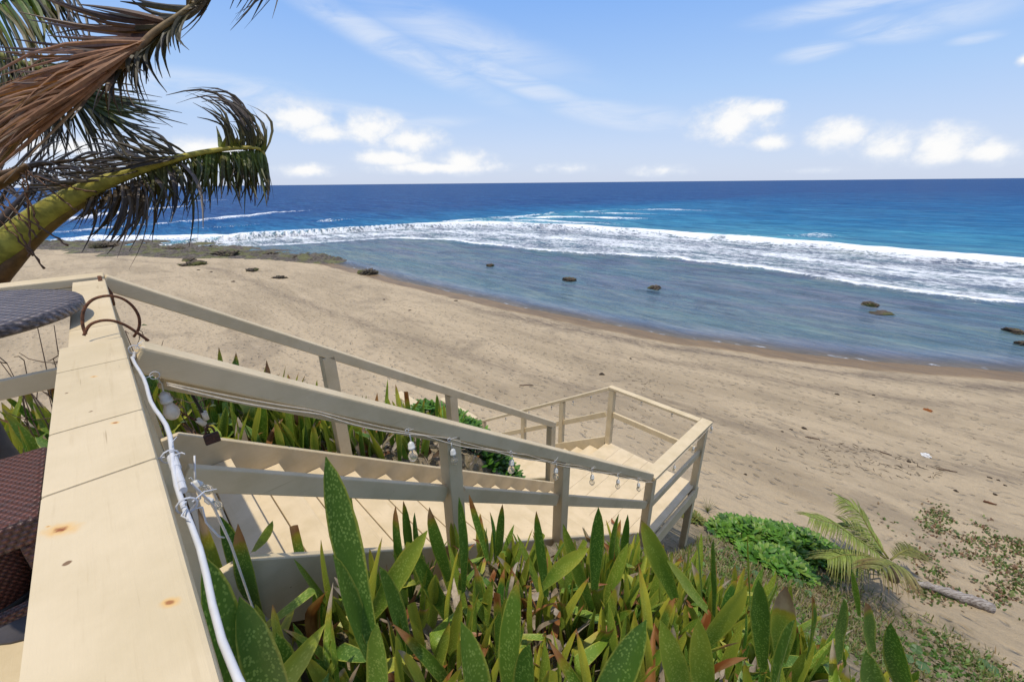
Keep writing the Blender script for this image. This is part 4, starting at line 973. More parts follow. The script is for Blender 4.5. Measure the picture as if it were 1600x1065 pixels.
def f_dead(lf, st):
    stalk(st, [(-260, 480, 2.0, 60), (-40, 262, 1.75, 40), (60, 182, 1.72, 26), (150, 128, 1.72, 18), (205, 88, 1.74, 14), (240, 52, 1.76, 12), (285, 20, 1.8, 9), (330, -14, 1.85, 7), (390, -50, 1.9, 4)], [(.24, .19, .05), (.26, .15, .06), (.24, .13, .06), (.24, .17, .07), (.22, .18, .09)])
    # leaflets folded tightly along the stalk into a brown rope
    for k in range(5):
        leaflets(lf, (225-6*k, 62+6*k), (0-30*k, 190+26*k), (120, 150), (-60, 205+16*k), 30, 1.70, 1.66, .16, .0085, .05, .0, 30, (.36, .17, .075), [(.24, .115, .06), (.48, .28, .16), (.30, .15, .07), (.42, .31, .21), (.18, .10, .06)][k], seed=20+k)
    # long strands streaming left in the wind
    leaflets(lf, (268, 30), (40, 5), (180, 100), (-20, 140), 9, 1.8, 1.73, .2, .014, -.02, .03, 8, (.20, .10, .05), (.12, .075, .06), seed=30)
    leaflets(lf, (262, 32), (95, 0), (215, 80), (0, 75), 11, 1.8, 1.75, .2, .013, .0, .05, 10, (.15, .075, .05), (.07, .05, .05), seed=31)
    leaflets(lf, (300, 12), (150, -20), (255, 40), (120, 24), 6, 1.82, 1.77, .2, .012, .0, .07, 8, (.09, .08, .05), DRK, seed=32)
    # dark leaflets hanging and curling on the lee side
    leaflets(lf, (215, 78), (208, 165), (300, 12), (278, 70), 30, 1.75, 1.82, .12, .0105, 0, -.16, 9, (.10, .09, .04), (.03, .028, .03), seed=33)
    leaflets(lf, (180, 100), (165, 160), (240, 52), (225, 140), 16, 1.74, 1.77, .15, .011, 0, -.1, 12, (.08, .07, .03), DRK, seed=34)
    leaflets(lf, (290, 15), (345, -40), (335, -16), (240, 60), 14, 1.82, 1.86, .12, .011, 0, .12, 8, (.12, .09, .05), DRK, seed=35)
    leaflets(lf, (150, 125), (110, 190), (205, 88), (185, 160), 14, 1.73, 1.75, .1, .012, 0, -.05, 12, (.17, .10, .06), (.12, .08, .05), seed=36)
frond(f_dead)
def f_green(lf, st):
    stalk(st, [(-220, 90, 2.9, 30), (-90, 25, 2.8, 22), (10, -15, 2.75, 16), (80, -30, 2.75, 10)], [(.20, .20, .04), (.2, .19, .04)])
    leaflets(lf, (-120, 40), (-60, 190), (70, -20), (112, 60), 52, 2.8, 2.75, .3, .017, .0, .04, 16, (.11, .19, .03), (.17, .15, .05), seed=40)
    leaflets(lf, (-60, 20), (20, 200), (80, -25), (130, 45), 26, 2.78, 2.75, .3, .014, .0, .05, 16, (.16, .15, .05), (.16, .10, .06), seed=41)
    leaflets(lf, (40, -20), (100, 110), (110, -20), (160, 100), 14, 2.75, 2.72, .3, .009, .0, .03, 14, (.05, .045, .03), DRK, seed=42)
frond(f_green)
def f_fan(lf, st):
    stalk(st, [(-240, 150, 3.2, 26), (-60, 85, 3.15, 18), (40, 100, 3.1, 12), (110, 135, 3.1, 9), (160, 172, 3.1, 6), (195, 205, 3.1, 3)], [(.22, .22, .04), (.2, .2, .03)])
    leaflets(lf, (60, 108), (262, 150), (165, 178), (272, 240), 40, 3.1, 3.1, .2, .014, .01, -.03, 7, (.11, .15, .03), (.06, .05, .05), seed=50)
    leaflets(lf, (30, 98), (70, 260), (165, 178), (250, 265), 50, 3.1, 3.1, .25, .013, .0, .03, 12, (.08, .085, .03), (.04, .032, .03), seed=51)
    leaflets(lf, (10, 95), (0, 230), (110, 135), (100, 250), 40, 3.1, 3.1, .25, .014, .0, .03, 18, (.09, .075, .035), (.06, .045, .035), seed=52)
    leaflets(lf, (-40, 85), (-60, 180), (60, 105), (90, 190), 26, 3.12, 3.1, .25, .014, .0, .03, 18, (.07, .09, .02), (.09, .06, .04), seed=53)
    leaflets(lf, (40, 100), (120, 95), (120, 140), (200, 150), 18, 3.1, 3.1, .2, .013, .0, .0, 8, (.10, .12, .02), (.06, .06, .03), seed=54)
frond(f_fan)
def f_shred(lf, st):                                   # thin torn remains behind the main stalk
    stalk(st, [(-200, 300, 2.5, 20), (-40, 280, 2.45, 12), (40, 262, 2.45, 8), (120, 250, 2.45, 5), (175, 262, 2.45, 3)], [(.17, .09, .04), (.12, .08, .04)])
    leaflets(lf, (-20, 280), (60, 350), (150, 252), (190, 320), 34, 2.45, 2.45, .3, .009, .0, .06, 22, (.10, .07, .05), DRK, seed=60)
    leaflets(lf, (-30, 270), (20, 215), (150, 250), (260, 262), 24, 2.45, 2.45, .3, .009, .0, .06, 20, (.08, .06, .05), DRK, seed=61)
    leaflets(lf, (10, 262), (-30, 330), (90, 255), (40, 330), 20, 2.45, 2.45, .3, .008, .0, .06, 20, (.08, .06, .05), DRK, seed=62)
    stalk(st, [(-60, 420, 2.3, 30), (0, 350, 2.3, 20), (28, 318, 2.3, 12), (52, 288, 2.3, 5)], [(.09, .07, .055), (.07, .05, .045)])
frond(f_shred)
def f_top(lf, st):
    stalk(st, [(330, -190, 2.2, 14), (380, -90, 2.2, 8), (420, -20, 2.2, 4)], [(.2, .18, .04), (.15, .14, .04)])
    leaflets(lf, (385, -60), (352, 25), (440, -25), (364, 38), 9, 2.2, 2.2, .1, .008, 0, .05, 5, (.06, .05, .03), (.03, .025, .03), seed=70)
    leaflets(lf, (420, -40), (380, 26), (440, -20), (432, 12), 5, 2.2, 2.2, .1, .007, 0, .02, 3, (.06, .05, .03), (.03, .025, .03), seed=71)
frond(f_top)
m = MB(); r = np.random.default_rng(9)                  # the dry beaded flower stalks
fl = [((0, 325), (68, 418)), ((0, 318), (105, 385)), ((28, 262), (62, 360)), ((0, 300), (58, 372)), ((30, 258), (120, 330)), ((35, 270), (150, 300)), ((0, 345), (52, 400)), ((40, 258), (45, 400))]
for s_, e_ in fl:
    t = np.linspace(0, 1, 16); A = PP(*s_, 1.93); B_ = PP(*e_, 1.86+.1*r.random()); pts = A+np.outer(t, B_-A)+np.outer(np.sin(t*math.pi), [0, 0, .03*r.normal()])+r.normal(0, .004, (16, 3))
    m.tube(pts, .0042+.0035*(np.arange(16) % 2)*np.linspace(.3, 1.2, 16), 5, tint=(.15, .075, .035, 1))
stalkpts = [PP(-120, 380, 1.9), PP(-20, 300, 1.92), PP(20, 275, 1.93), PP(42, 258, 1.93)]
m.tube(stalkpts, [.04, .03, .028, .016], 8, tint=(.20, .11, .04, 1))
m.build('flower_stalk', STALK, palm, smooth=True)

# ------------------------------------------------------------------ shrubs, young palm, log, ground cover
def rosettes(mb, pts, nrm, L, w, cols, seed, nl=7, up=.55):
    r = np.random.default_rng(seed); n = len(pts); N = n*nl; K = 4
    base = np.repeat(pts, nl, 0); nn = np.repeat(nrm, nl, 0); az = r.uniform(0, 6.28, N); h = np.stack([np.cos(az), np.sin(az), np.zeros(N)], -1)
    d = h*r.uniform(.5, 1.1, N)[:, None]+nn*up+np.array([0, 0, .35]); d /= np.linalg.norm(d, axis=1)[:, None]
    ll = L*r.uniform(.6, 1.2, N); t = np.linspace(0, 1, K)
    C = base[:, None, :]+d[:, None, :]*(ll[:, None]*t)[..., None]; C[..., 2] -= (ll[:, None]*.28*t**2)
    sd = np.cross(d, [0, 0, 1.]); sd /= np.linalg.norm(sd, axis=1)[:, None]+1e-9; sd = sd[:, None, :].repeat(K, 1)
    wv = (w*r.uniform(.7, 1.2, N))[:, None]*np.array([.25, .75, 1., .3])
    c = np.array(cols)[np.repeat(r.integers(0, len(cols), n), nl)]*r.uniform(.75, 1.2, N)[:, None]
    mb.strips(C, sd, wv, .25, np.concatenate([c, np.ones((N, 1))], 1)[:, None, :].repeat(K, 1))
NAU = [(.075, .20, .020), (.10, .25, .028), (.14, .30, .035), (.05, .14, .016), (.19, .32, .045)]
def shrub(name, blobs, n, label, seed, L=.10, cols=NAU, w=.021):
    r = np.random.default_rng(seed); pts = []; nr = []
    tot = sum(q[3]*q[4] for q in blobs)
    for (cx, cy, h, rx, ry, rot) in blobs:
        k = int(n*rx*ry/sum(q[3]*q[4] for q in blobs)); an = r.uniform(0, 6.28, k); rad = np.sqrt(r.random(k)); u = rad*np.cos(an)*rx; v = rad*np.sin(an)*ry
        x = cx+u*math.cos(rot)-v*math.sin(rot); y = cy+u*math.sin(rot)+v*math.cos(rot)
        hh = h*np.sqrt(np.maximum(1-rad**2, 0))*(.35+1.1*smoothnoise(x, y, seed, 3, 2.8))*(1-.5*r.random(k)**3)
        pts.append(np.stack([x, y, ground(x, y)+hh-.03], -1)); q = np.stack([u/rx*.8, v/ry*.8, np.full(k, .8)], -1); nr.append(q/np.linalg.norm(q, axis=1)[:, None])
    pts = np.concatenate(pts); nr = np.concatenate(nr); c = pts.mean(0); root = thing(name, (c[0], c[1], gz(c[0], c[1])), label, 'shrub')
    mb = MB(); rosettes(mb, pts, nr, L, w, cols, seed); mb.build('foliage', LEAF, root)
    st = MB()
    for i in r.choice(len(pts), min(60, len(pts)), False):
        p = pts[i]; g = np.array([lerp(c[0], p[0], .8), lerp(c[1], p[1], .8), gz(lerp(c[0], p[0], .8), lerp(c[1], p[1], .8))-.05]); st.tube([g, lerp(g, p, .5)+r.normal(0, .02, 3), p], [.01, .008, .004], 5)
    st.build('stem', TWIG, root)
    return root
def gpt(px, py, z0=-6.):
    """where the line of sight meets the ground"""
    d = ray(px, py); t = np.linspace(1.2, 60, 6000); p = np.outer(t, d); g = ground(p[:, 0], p[:, 1]); i = np.argmax(p[:, 2] < g); return p[i]
q1 = gpt(1165, 838); q2 = gpt(1240, 858); q3 = gpt(1210, 880); q4 = gpt(1285, 876)
shrub('beach_shrub', [(q1[0], q1[1], .32, .62, .42, 0), (q2[0], q2[1], .34, .75, .45, -.3), (q3[0], q3[1], .25, .5, .4, -.3), (q4[0], q4[1], .28, .45, .35, -.3)], 620, 'bright green low leafy shrub spreading on the sand below the landing', 3, .19, w=.036)
c_ = ab(3.5, 5.6); shrub('beach_shrub', [(c_[0], c_[1], .55, .9, .6, .3), (ab(3.0, 4.5)[0], ab(3.0, 4.5)[1], .5, .8, .6, .3)], 900, 'bright green shrub beyond the far thicket beside the small beach platform', 4, .15, w=.032)
c_ = ab(3.15, 2.6); shrub('beach_shrub', [(c_[0], c_[1], .55, .7, .6, .3), (ab(3.3, 3.6)[0], ab(3.3, 3.6)[1], .5, .7, .6, .3), (ab(2.9, 1.75)[0], ab(2.9, 1.75)[1], .45, .5, .3, .3)], 1000, 'deep green leafy shrub between the two stair flights', 5, .14, NAU[:4], w=.03)
q = gpt(1083, 812); shrub('yellowish_plant', [(q[0], q[1], .14, .16, .16, 0)], 40, 'small yellow green rosette plant at the sand beside the landing leg', 6, .14, [(.22, .22, .04), (.16, .2, .04)], .016)
q = gpt(1105, 800)
m = MB(); rr_ = np.random.default_rng(3); n = 26; az = rr_.uniform(0, 6.28, n); t = np.linspace(0, 1, 5)
C = np.array([q+np.outer(t, [math.cos(a_)*.10, math.sin(a_)*.10, .30*rr_.uniform(.5, 1.1)])+np.outer(t**2, [math.cos(a_)*.08, math.sin(a_)*.08, -.03]) for a_ in az])
sd = np.stack([-np.sin(az), np.cos(az), 0*az], -1)[:, None, :].repeat(5, 1)
m.strips(C, sd, .004*np.array([1, 1, .9, .6, .1]), .2, np.array([.13, .15, .04, 1])); tag(m.build('grass_tuft', LEAF, None, q), 'wispy grass tuft at the sand behind the landing leg', 'grass tuft')

# young coconut palm leaning with the wind
cr = gpt(1392, 905); crown = cr+np.array([0, 0, .28])
yp = thing('young_palm', cr, 'young coconut palm with wind blown fronds on the sand slope', 'palm tree')
m = MB(); m.tube([cr-np.array([0, 0, .15]), cr+np.array([.02, 0, .1]), crown], [.10, .085, .06], 10, tint=(.14, .10, .07, 1)); m.build('trunk', STALK, yp, smooth=True)
dpc = crown@cF
def yfrond(spots, n, ll, seed, both=True, side_bias=.0, droop=.5, col=(.25, .32, .06), tc=(.30, .28, .10)):
    """spots: seen positions along the midrib with small depth offsets"""
    p = np.array([P(x, y, dpc+dz) for x, y, dz in spots]); K = 24; u = np.linspace(0, len(p)-1, K); ctr = np.array([np.interp(u, np.arange(len(p)), p[:, k]) for k in range(3)]).T
    ctr[1:-1] = (ctr[:-2]+2*ctr[1:-1]+ctr[2:])/4
    r = np.random.default_rng(seed); st = MB(); st.tube(ctr, np.linspace(.016, .004, K), 7, tint=(.24, .23, .05, 1)); o = st.build('frond', STALK, yp, smooth=True)
    tg_ = np.gradient(ctr, axis=0); tg_ /= np.linalg.norm(tg_, axis=1)[:, None]; lat = np.cross(tg_, Z); lat /= np.linalg.norm(lat, axis=1)[:, None]
    Cs = []; T = []; M = 6; tt = np.linspace(0, 1, M)
    for i in range(n):
        f = (.10+.9*i/n)*(K-1); j = int(f); q = ctr[j]+(ctr[min(j+1, K-1)]-ctr[j])*(f-j)
        for s_ in (-1, 1):
            L = ll*np.interp(i/n, [0, .35, .8, 1], [.6, 1, .75, .35])*r.uniform(.8, 1.15)
            d = tg_[j]*.75+lat[j]*s_*.8+np.array([0, 0, .15])+np.array([-.15, 0, 0])*side_bias; d /= np.linalg.norm(d)
            c = q+np.outer(tt*L, d); c[:, 2] -= L*droop*tt**2; c += np.outer(tt**2, r.normal(0, .015, 3)); Cs.append(c); T.append(r.uniform(.7, 1.25))
    C = np.array(Cs); N = len(C); T = np.array(T); tg2 = np.gradient(C, axis=1); sd = np.cross(tg2, Z+r.normal(0, .4, (N, 1, 3))); sd /= np.linalg.norm(sd, axis=2)[..., None]+1e-9
    uu = np.clip(tt*1.3-.35, 0, 1)[None, :, None]; c4 = (np.array(col)*(1-uu)+np.array(tc)*uu)*T[:, None, None]
    lf = MB(); lf.strips(C, sd, .011*np.array([.6, 1, 1, .8, .5, .1]), .35, np.concatenate([c4, np.ones((N, M, 1))], 2)); lf.build('leaflets', FROND, o)
yfrond([(1388, 872, 0), (1365, 838, .1), (1343, 800, .2), (1310, 777, .3)], 46, .50, 1)
yfrond([(1384, 872, -.05), (1345, 845, -.2), (1305, 818, -.3), (1264, 807, -.35)], 46, .52, 2, droop=.6)
yfrond([(1384, 872, 0), (1362, 848, .3), (1335, 822, .5), (1318, 815, .6)], 34, .48, 6)
yfrond([(1386, 880, -.1), (1350, 866, -.4), (1318, 866, -.55), (1292, 874, -.6)], 42, .46, 3, droop=.8)
yfrond([(1388, 880, -.15), (1396, 884, -.45), (1400, 880, -.7), (1394, 880, -.95), (1370, 890, -1.15)], 40, .55, 4, droop=.8, col=(.20, .22, .05), tc=(.30, .20, .10))
yfrond([(1392, 874, 0), (1408, 862, .05), (1424, 856, .1), (1440, 862, .15)], 26, .34, 5, col=(.17, .18, .04))

la, lb = gpt(1424, 911), gpt(1549, 953)
lg = MB(); K = 16; t = np.linspace(0, 1, K); r = np.random.default_rng(4)
pts = la+np.outer(t, lb-la); pts[:, 2] = ground(pts[:, 0], pts[:, 1])+.05+.03*np.sin(t*3); pts += r.normal(0, .008, (K, 3))
wood = None
mW, tW, bW, ocW = new_mat('weathered_driftwood')
gW = tW.noise(tW.mapv(ocW, rot=(0, 0, -math.atan2(lb[1]-la[1], lb[0]-la[0])), scale=(1.5, 30, 30)), 2., 5, .65)
finish(tW, bW, tW.mix(tW.ramp(gW, .35, .65), (.42, .39, .36), (.16, .13, .11)), .85, tW.bump(gW, .8, .02), .2)
lg.tube(pts, np.interp(t, [0, .15, .6, 1], [.03, .055, .08, .075])*(1+.12*r.normal(size=K)), 12)
tag(lg.build('driftwood_log', mW, None, la, smooth=True), 'weathered grey driftwood log lying on the sand right of the young palm', 'log')

# grass and creepers on the bank and sand
def blades(n, reg, seed, dens, hmin, hmax, wd, cols, name, label, cat, K=4, lean=.8, wide=None):
    r = np.random.default_rng(seed); a = r.uniform(reg[0], reg[1], n); b = r.uniform(reg[2], reg[3], n)
    x = P0[0]+a*S[0]+b*W[0]; y = P0[1]+a*S[1]+b*W[1]; k = r.random(n) < dens(a, b, x, y); x = x[k]; y = y[k]; n = len(x); z = ground(x, y)
    az = r.uniform(0, 6.28, n); L = r.uniform(hmin, hmax, n); ln = r.uniform(.1, lean, n); t = np.linspace(0, 1, K)
    d = np.stack([np.cos(az)*np.sin(ln), np.sin(az)*np.sin(ln), np.cos(ln)], -1)
    C = np.stack([x, y, z-.005], -1)[:, None, :]+d[:, None, :]*(L[:, None]*t)[..., None]; C[..., 2] -= L[:, None]*.25*t**2
    sd = np.stack([-np.sin(az), np.cos(az), 0*az], -1)[:, None, :].repeat(K, 1)
    w = wd*r.uniform(.6, 1.3, n)[:, None]*(np.array([1, .9, .7, .1]) if wide is None else np.array(wide))
    c = np.array(cols)[r.integers(0, len(cols), n)]*r.uniform(.7, 1.25, n)[:, None]
    mb = MB(); mb.strips(C, sd, w, .2, np.concatenate([c, np.ones((n, 1))], 1)[:, None, :].repeat(K, 1)); o = mb.build(name, LEAF)
    tag(o, label, cat, kind='stuff'); return o
GR = [(.20, .24, .06), (.14, .21, .05), (.30, .25, .11), (.25, .18, .09), (.17, .20, .06), (.20, .25, .07), (.34, .29, .17)]
blades(75000, (2.4, 7.9, -7.5, -.1), 1, lambda a, b, x, y: np.clip((smoothnoise(x, y, 40, 4, 1.1)-.33)*4, 0, 1)*np.interp(a, [2.4, 6.0, 7.6], [1, .9, .0]), [.05, .17][0], .17, .0065, GR, 'grass', 'short dry green grass on the slope below the bed', 'grass')
blades(16000, (2.6, 7.2, -6.5, -.1), 2, lambda a, b, x, y: np.clip((smoothnoise(x, y, 60, 4, .9)-.48)*5, 0, 1), .04, .09, .02, [(.10, .21, .04), (.14, .24, .06), (.18, .20, .07)], 'creeper', 'green creeping beach plants on the slope', 'creeper', wide=[.3, 1, .9, .2])
def patchd(cs): 
    def f(a, b, x, y):
        o = np.zeros(len(x))
        for (cx, cy, rx, ry) in cs: o = np.maximum(o, np.exp(-((x-cx)/rx)**2-((y-cy)/ry)**2))
        return np.clip(o*np.clip((smoothnoise(x, y, 80, 4, 2.2)-.38)*6, 0, 1), 0, 1)
    return f
cs = []
for px, py, rx, ry in ((1435, 820, .5, .28), (1475, 808, .5, .3), (1520, 820, .6, .3), (1560, 845, .8, .4), (1600, 850, .8, .5), (1545, 880, .7, .3), (1590, 895, .6, .3), (1500, 870, .3, .2), (1445, 870, .3, .2), (1600, 920, .6, .3), (1480, 905, .4, .25), (1570, 935, .4, .2), (1650, 860, 1., .5), (1450, 925, .5, .2)):
    q = gpt(px, py); cs.append((q[0], q[1], rx, ry))
blades(60000, (4.5, 12, -9, -1), 3, patchd(cs), .04, .10, .017, [(.12, .19, .04), (.18, .22, .06), (.22, .15, .08), (.10, .15, .035), (.24, .13, .07)], 'beach_creeper', 'patches of green and reddish creeper on the sand at the right', 'creeper', wide=[.3, 1, .9, .2], lean=1.2)
# round leaved creepers on the slope
m = MB(); r = np.random.default_rng(8)
for px, py, sz in ((1245, 915, .07), (1232, 900, .05), (1430, 1018, .06), (1418, 1032, .05), (1290, 905, .05), (1180, 900, .06), (1150, 890, .05), (1262, 930, .05), (1440, 1045, .07), (1205, 925, .05), (1550, 1050, .07), (1535, 1040, .06)):
    q = gpt(px, py)+np.array([0, 0, .05]); n_ = np.array([r.normal()*.3, -.4+r.normal()*.2, 1.]); n_ /= np.linalg.norm(n_); u = np.cross(n_, [1, 0, 0]); u /= np.linalg.norm(u); v = np.cross(n_, u)
    V = [q]+[q+sz*(math.cos(k*2*math.pi/12)*u+math.sin(k*2*math.pi/12)*v)+n_*.008*math.sin(k*2.1) for k in range(12)]
    m.add(V, [(0, k+1, (k+1) % 12+1) for k in range(12)], tint=np.tile([.09, .17, .06, 1], (13, 1)))
tag(m.build('round_leaf_creeper', LEAF), 'round leaved creeper scattered over the grassy slope', 'creeper', kind='stuff')

# bare twiggy bush by the gate and beyond the deck corner
def twigs(name, c, n, h, sp, label, seed, leaf=False):
    r = np.random.default_rng(seed); root = thing(name, c, label, 'bush'); m = MB(); lf = MB(); c = np.asarray(c)
    for i in range(n):
        d = np.array([r.normal()*sp, r.normal()*sp, 1.])*h*r.uniform(.6, 1.05); p = c.copy(); pts = [p]
        for k in range(5): p = p+d/5+r.normal(0, .02, 3); pts.append(p)
        m.tube(pts, np.linspace(.006, .0022, 6), 5)
        for k in range(4):
            j = r.integers(2, 6); q = pts[j]; e = q+np.array([r.normal()*.06, r.normal()*.06, r.uniform(.0, .09)]); m.tube([q, (q+e)/2+r.normal(0, .008, 3), e], [.0035, .003, .0018], 4)
            if leaf and r.random() < .5: lf.strips(np.array([[e, e+np.array([.02, 0, .01]), e+np.array([.045, .01, .005])]]), np.array([[[0, 1., 0]]*3]), np.array([[.004, .016, .003]]), .2, np.array([.10, .14, .05, 1]))
    m.build('branches', TWIG, root)
    if lf.n: lf.build('leaf', LEAF, root)
p = ab(.2, 1.56); zz = gz(p[0], p[1]); twigs('twiggy_bush', (p[0], p[1], zz), 6, 1.0, .10, 'bare brown twigs with a few leaves rising behind the stair gate', 5, True)
p = ab(-.55, 2.0); zz = gz(p[0], p[1]); twigs('twiggy_bush', (p[0], p[1], zz), 26, 1.05, .38, 'grey leafless twig bush under the wicker table top', 6)
p = ab(.0, 1.62); zz = gz(p[0], p[1]); twigs('seedling_tree', (p[0], p[1], zz), 3, 1.22, .08, 'small green leaved sapling beside the iron hoop', 7, True)

# ------------------------------------------------------------------ rocks
def rock_mat(name, c1, c2, moss=0.):
    m, t, bs, oc = new_mat(name)
    n = t.noise(oc, 3, 7, .7); n2 = t.noise(oc, 14, 5, .7)
    c = t.mix(t.ramp(n, .35, .65), c1, c2); c = t.mix(t.ramp(n2, .5, .7, 0, .6), c, tuple(v*.4 for v in c2))
    if moss: c = t.mix(t.math('MULTIPLY', t.ramp(t.noise(oc, .55, 5, .65), .48, .6), moss), c, (.15, .17, .03))
    finish(t, bs, c, .8, t.bump(t.math('ADD', n, t.math('MULTIPLY', n2, .5)), .9, .08), .3); return m
ROCK = rock_mat('brown_reef_rock', (.13, .10, .065), (.055, .043, .032), .5)
SHELF = rock_mat('mossy_rock_shelf', (.16, .135, .11), (.065, .056, .048), .45)
def rock(px, py, wpx, hpx, label, seed, z=SEA, group=None, flat=1.):
    c = at(px, py, z) if z is not None else gpt(px, py); d = c@cF; w = wpx*d/FPX/2*(.92 if z is not None else 1.); h = hpx*d/FPX*(.48 if z is not None else .8)
    bm = bmesh.new(); bmesh.ops.create_icosphere(bm, subdivisions=5, radius=1.)
    for v in bm.verts:
        p = np.array(v.co); k = .95+.9*(smoothnoise(p[0]*1.5+p[2]*.7, p[1]*1.5-p[2]*.4+seed, seed, 3, 1.2)-.5)+.55*(np.abs(smoothnoise(p[0]*4+p[2]*3, p[1]*4-p[2]*2, seed+1, 4, 1.2)-.5)*2-.4)
        p = np.sign(p)*np.abs(p)**.8*k; v.co = Vector((p[0]*w, p[1]*w*.75*flat, p[2]*h))
    bm.verts.index_update(); me = bpy.data.meshes.new('rock'); bm.to_mesh(me); bm.free()
    me.polygons.foreach_set('use_smooth', [False]*len(me.polygons))
    o = link('rock', me, ROCK, None, c+np.array([0, 0, .05*h])); o.rotation_euler = (0, 0, seed*1.3); tag(o, label, 'rock', group); return o
rock(767, 415, 20, 6, 'small dark rock breaking the lagoon nearest the reef end', 1)
rock(890, 438, 28, 8, 'low brown rock in the lagoon below the widest foam', 2)
rock(1023, 450, 26, 8, 'brown rock standing in the middle of the lagoon', 3)
rock(1358, 477, 24, 11, 'pointed mossy rock alone in the right of the lagoon', 4)
rock(1378, 489, 36, 2.5, 'flat reddish reef patch awash beside the pointed rock', 5)
rock(1585, 518, 34, 9, 'dark rock awash at the right edge of the lagoon', 6)
rock(1600, 538, 22, 10, 'mossy dark rock at the far right by the shore', 7)
rock(574, 428, 32, 8, 'flat slab of rock half on wet sand beside the lagoon edge', 8, None, None)
rock(515, 408, 44, 8, 'dark rock block at the right end of the reef shelf', 9, None)
rock(468, 405, 24, 8, 'brown boulder on sand next to the end of the shelf', 10, None)
rock(394, 423, 22, 5, 'small brown rock alone on the sand before the shelf', 11, None)
rock(437, 434, 22, 4, 'flattest brown rock on the sand before the shelf', 12, None)
rock(352, 400, 40, 9, 'brown broken boulder at the sand side of the shelf', 13, None)
rock(297, 408, 26, 6, 'pale tan boulder left of the broken one', 14, None)
rock(270, 394, 40, 10, 'dark lumpy boulder in the middle of the shelf', 15, None)
rock(225, 385, 34, 7, 'dark boulder behind the lumpy one on the shelf', 16, None)
rock(320, 390, 30, 7, 'rounded boulder on the mossy part of the shelf', 17, None)
rock(420, 398, 30, 5, 'flat mossy boulder on the right part of the shelf', 18, None)
rock(160, 383, 40, 5, 'low dark boulder on the left part of the shelf', 19, None)
rock(300, 414, 36, 6, 'tan rock lying in the sand in front of the shelf', 20, None)
# the shelf itself: a rough low sheet of rock along the water's edge
mid = [(30, 380), (70, 379), (120, 379), (180, 382), (240, 388), (300, 394), (360, 397), (420, 399), (480, 402), (530, 408)]
wdm = [4, 5.5, 8, 9.5, 10, 9.5, 8, 6, 4, 1.8]
cp = np.array([at(x, y, -7.7) for x, y in mid]); u = np.linspace(0, len(mid)-1, 260)
ctr = np.array([np.interp(u, np.arange(len(mid)), cp[:, k]) for k in range(3)]).T; wd_ = np.interp(u, np.arange(len(mid)), wdm)
vv = np.linspace(-1, 1, 46); dirn = np.array(S)
X = ctr[:, None, 0]+dirn[0]*vv[None, :]*wd_[:, None]; Y = ctr[:, None, 1]+dirn[1]*vv[None, :]*wd_[:, None]
edge = (1-np.abs(vv)[None, :]**3)*np.minimum(1, np.minimum(np.arange(260), 259-np.arange(260))/12.)[:, None]
nz = smoothnoise(X*1., Y*1., 71, 5, .35); nz2 = smoothnoise(X, Y, 72, 4, 1.5)
ZZ = np.maximum(ground(X, Y), -8.05)-.22+edge*(.26+.45*sstep(.40, .70, nz)*(.5+nz2)+.55*np.abs(nz2-.5)+.35*(smoothnoise(X, Y, 75, 3, 3.)-.5))
Vv = np.stack([X, Y, ZZ], -1).reshape(-1, 3); i = np.arange(259)[:, None]*46+np.arange(45)[None, :]; Fq = np.stack([i, i+1, i+47, i+46], -1).reshape(-1, 4)
sh = np_mesh('rock_shelf', Vv, Fq, SHELF); sh.data.polygons.foreach_set('use_smooth', [False]*len(sh.data.polygons)); tag(sh, 'long low mossy rock shelf between the sand and the surf at the left', 'rock shelf')

# ------------------------------------------------------------------ things washed up on the sand
def stick(px, py, lpx, ang, label, th=.02, mat=TWIG):
    c = gpt(px, py); d = c@cF; L = lpx*d/FPX; r = np.random.default_rng(int(px)); t = np.linspace(-.5, .5, 8)
    pts = c+np.outer(t*L, [math.cos(ang), math.sin(ang), 0])+r.normal(0, .02, (8, 3)); pts[:, 2] = ground(pts[:, 0], pts[:, 1])+th*.6
    tag(MB().tube(pts, np.interp(t, [-.5, 0, .5], [.5, 1, .4])*th, 7).build('driftwood_stick', mat, None, c, smooth=True), label, 'stick')
DB = 'washed up scraps on the sand'
stick(822, 602, 22, .1, 'thin stick lying on the sand beyond the landing rails', .025)
stick(1382, 708, 14, -.9, 'thin stick right of the landing on the middle of the beach', .02)
stick(1545, 786, 16, -.5, 'reddish stick low on the right of the beach', .03, RUST)
stick(1270, 685, 20, -.5, 'crooked stick in the wrack line right of the landing', .02)
stick(1480, 735, 26, -.4, 'long thin stick in the wrack line at the right', .02)
stick(175, 443, 20, .6, 'dark stick on the sand above the far handrail', .03)
def scrap(px, py, wpx, label, mat, seed, group=None, hk=.45):
    c = gpt(px, py); d = c@cF; w = wpx*d/FPX/2
    bm = bmesh.new(); bmesh.ops.create_icosphere(bm, subdivisions=3, radius=1.)
    for v in bm.verts:
        p = np.array(v.co); k = 1+1.1*(smoothnoise(p[0]*2+p[2], p[1]*2+seed, seed, 3, 1.4)-.5); v.co = Vector((p[0]*w*k, p[1]*w*k, max(p[2], -.3)*w*hk*k))
    me = bpy.data.meshes.new('seaweed_clump'); bm.to_mesh(me); bm.free(); o = link('seaweed_clump', me, mat, None, c); tag(o, label, 'seaweed', group); return o
WEED = simple('dry_seaweed', (.06, .045, .03), .9, .1, nscale=40, col2=(.03, .022, .016), bump=.9)
WEEDR = simple('rusty_seaweed', (.28, .10, .03), .9, .1, nscale=40, bump=.9)
WHITE = simple('bleached_scrap', (.70, .69, .66), .8, .2, nscale=30, bump=.6)
scrap(941, 585, 9, 'lone dark lump of seaweed on the sand behind the landing', WEED, 1)
scrap(1450, 641, 11, 'rust coloured clump of seaweed on the right of the beach', WEEDR, 2)
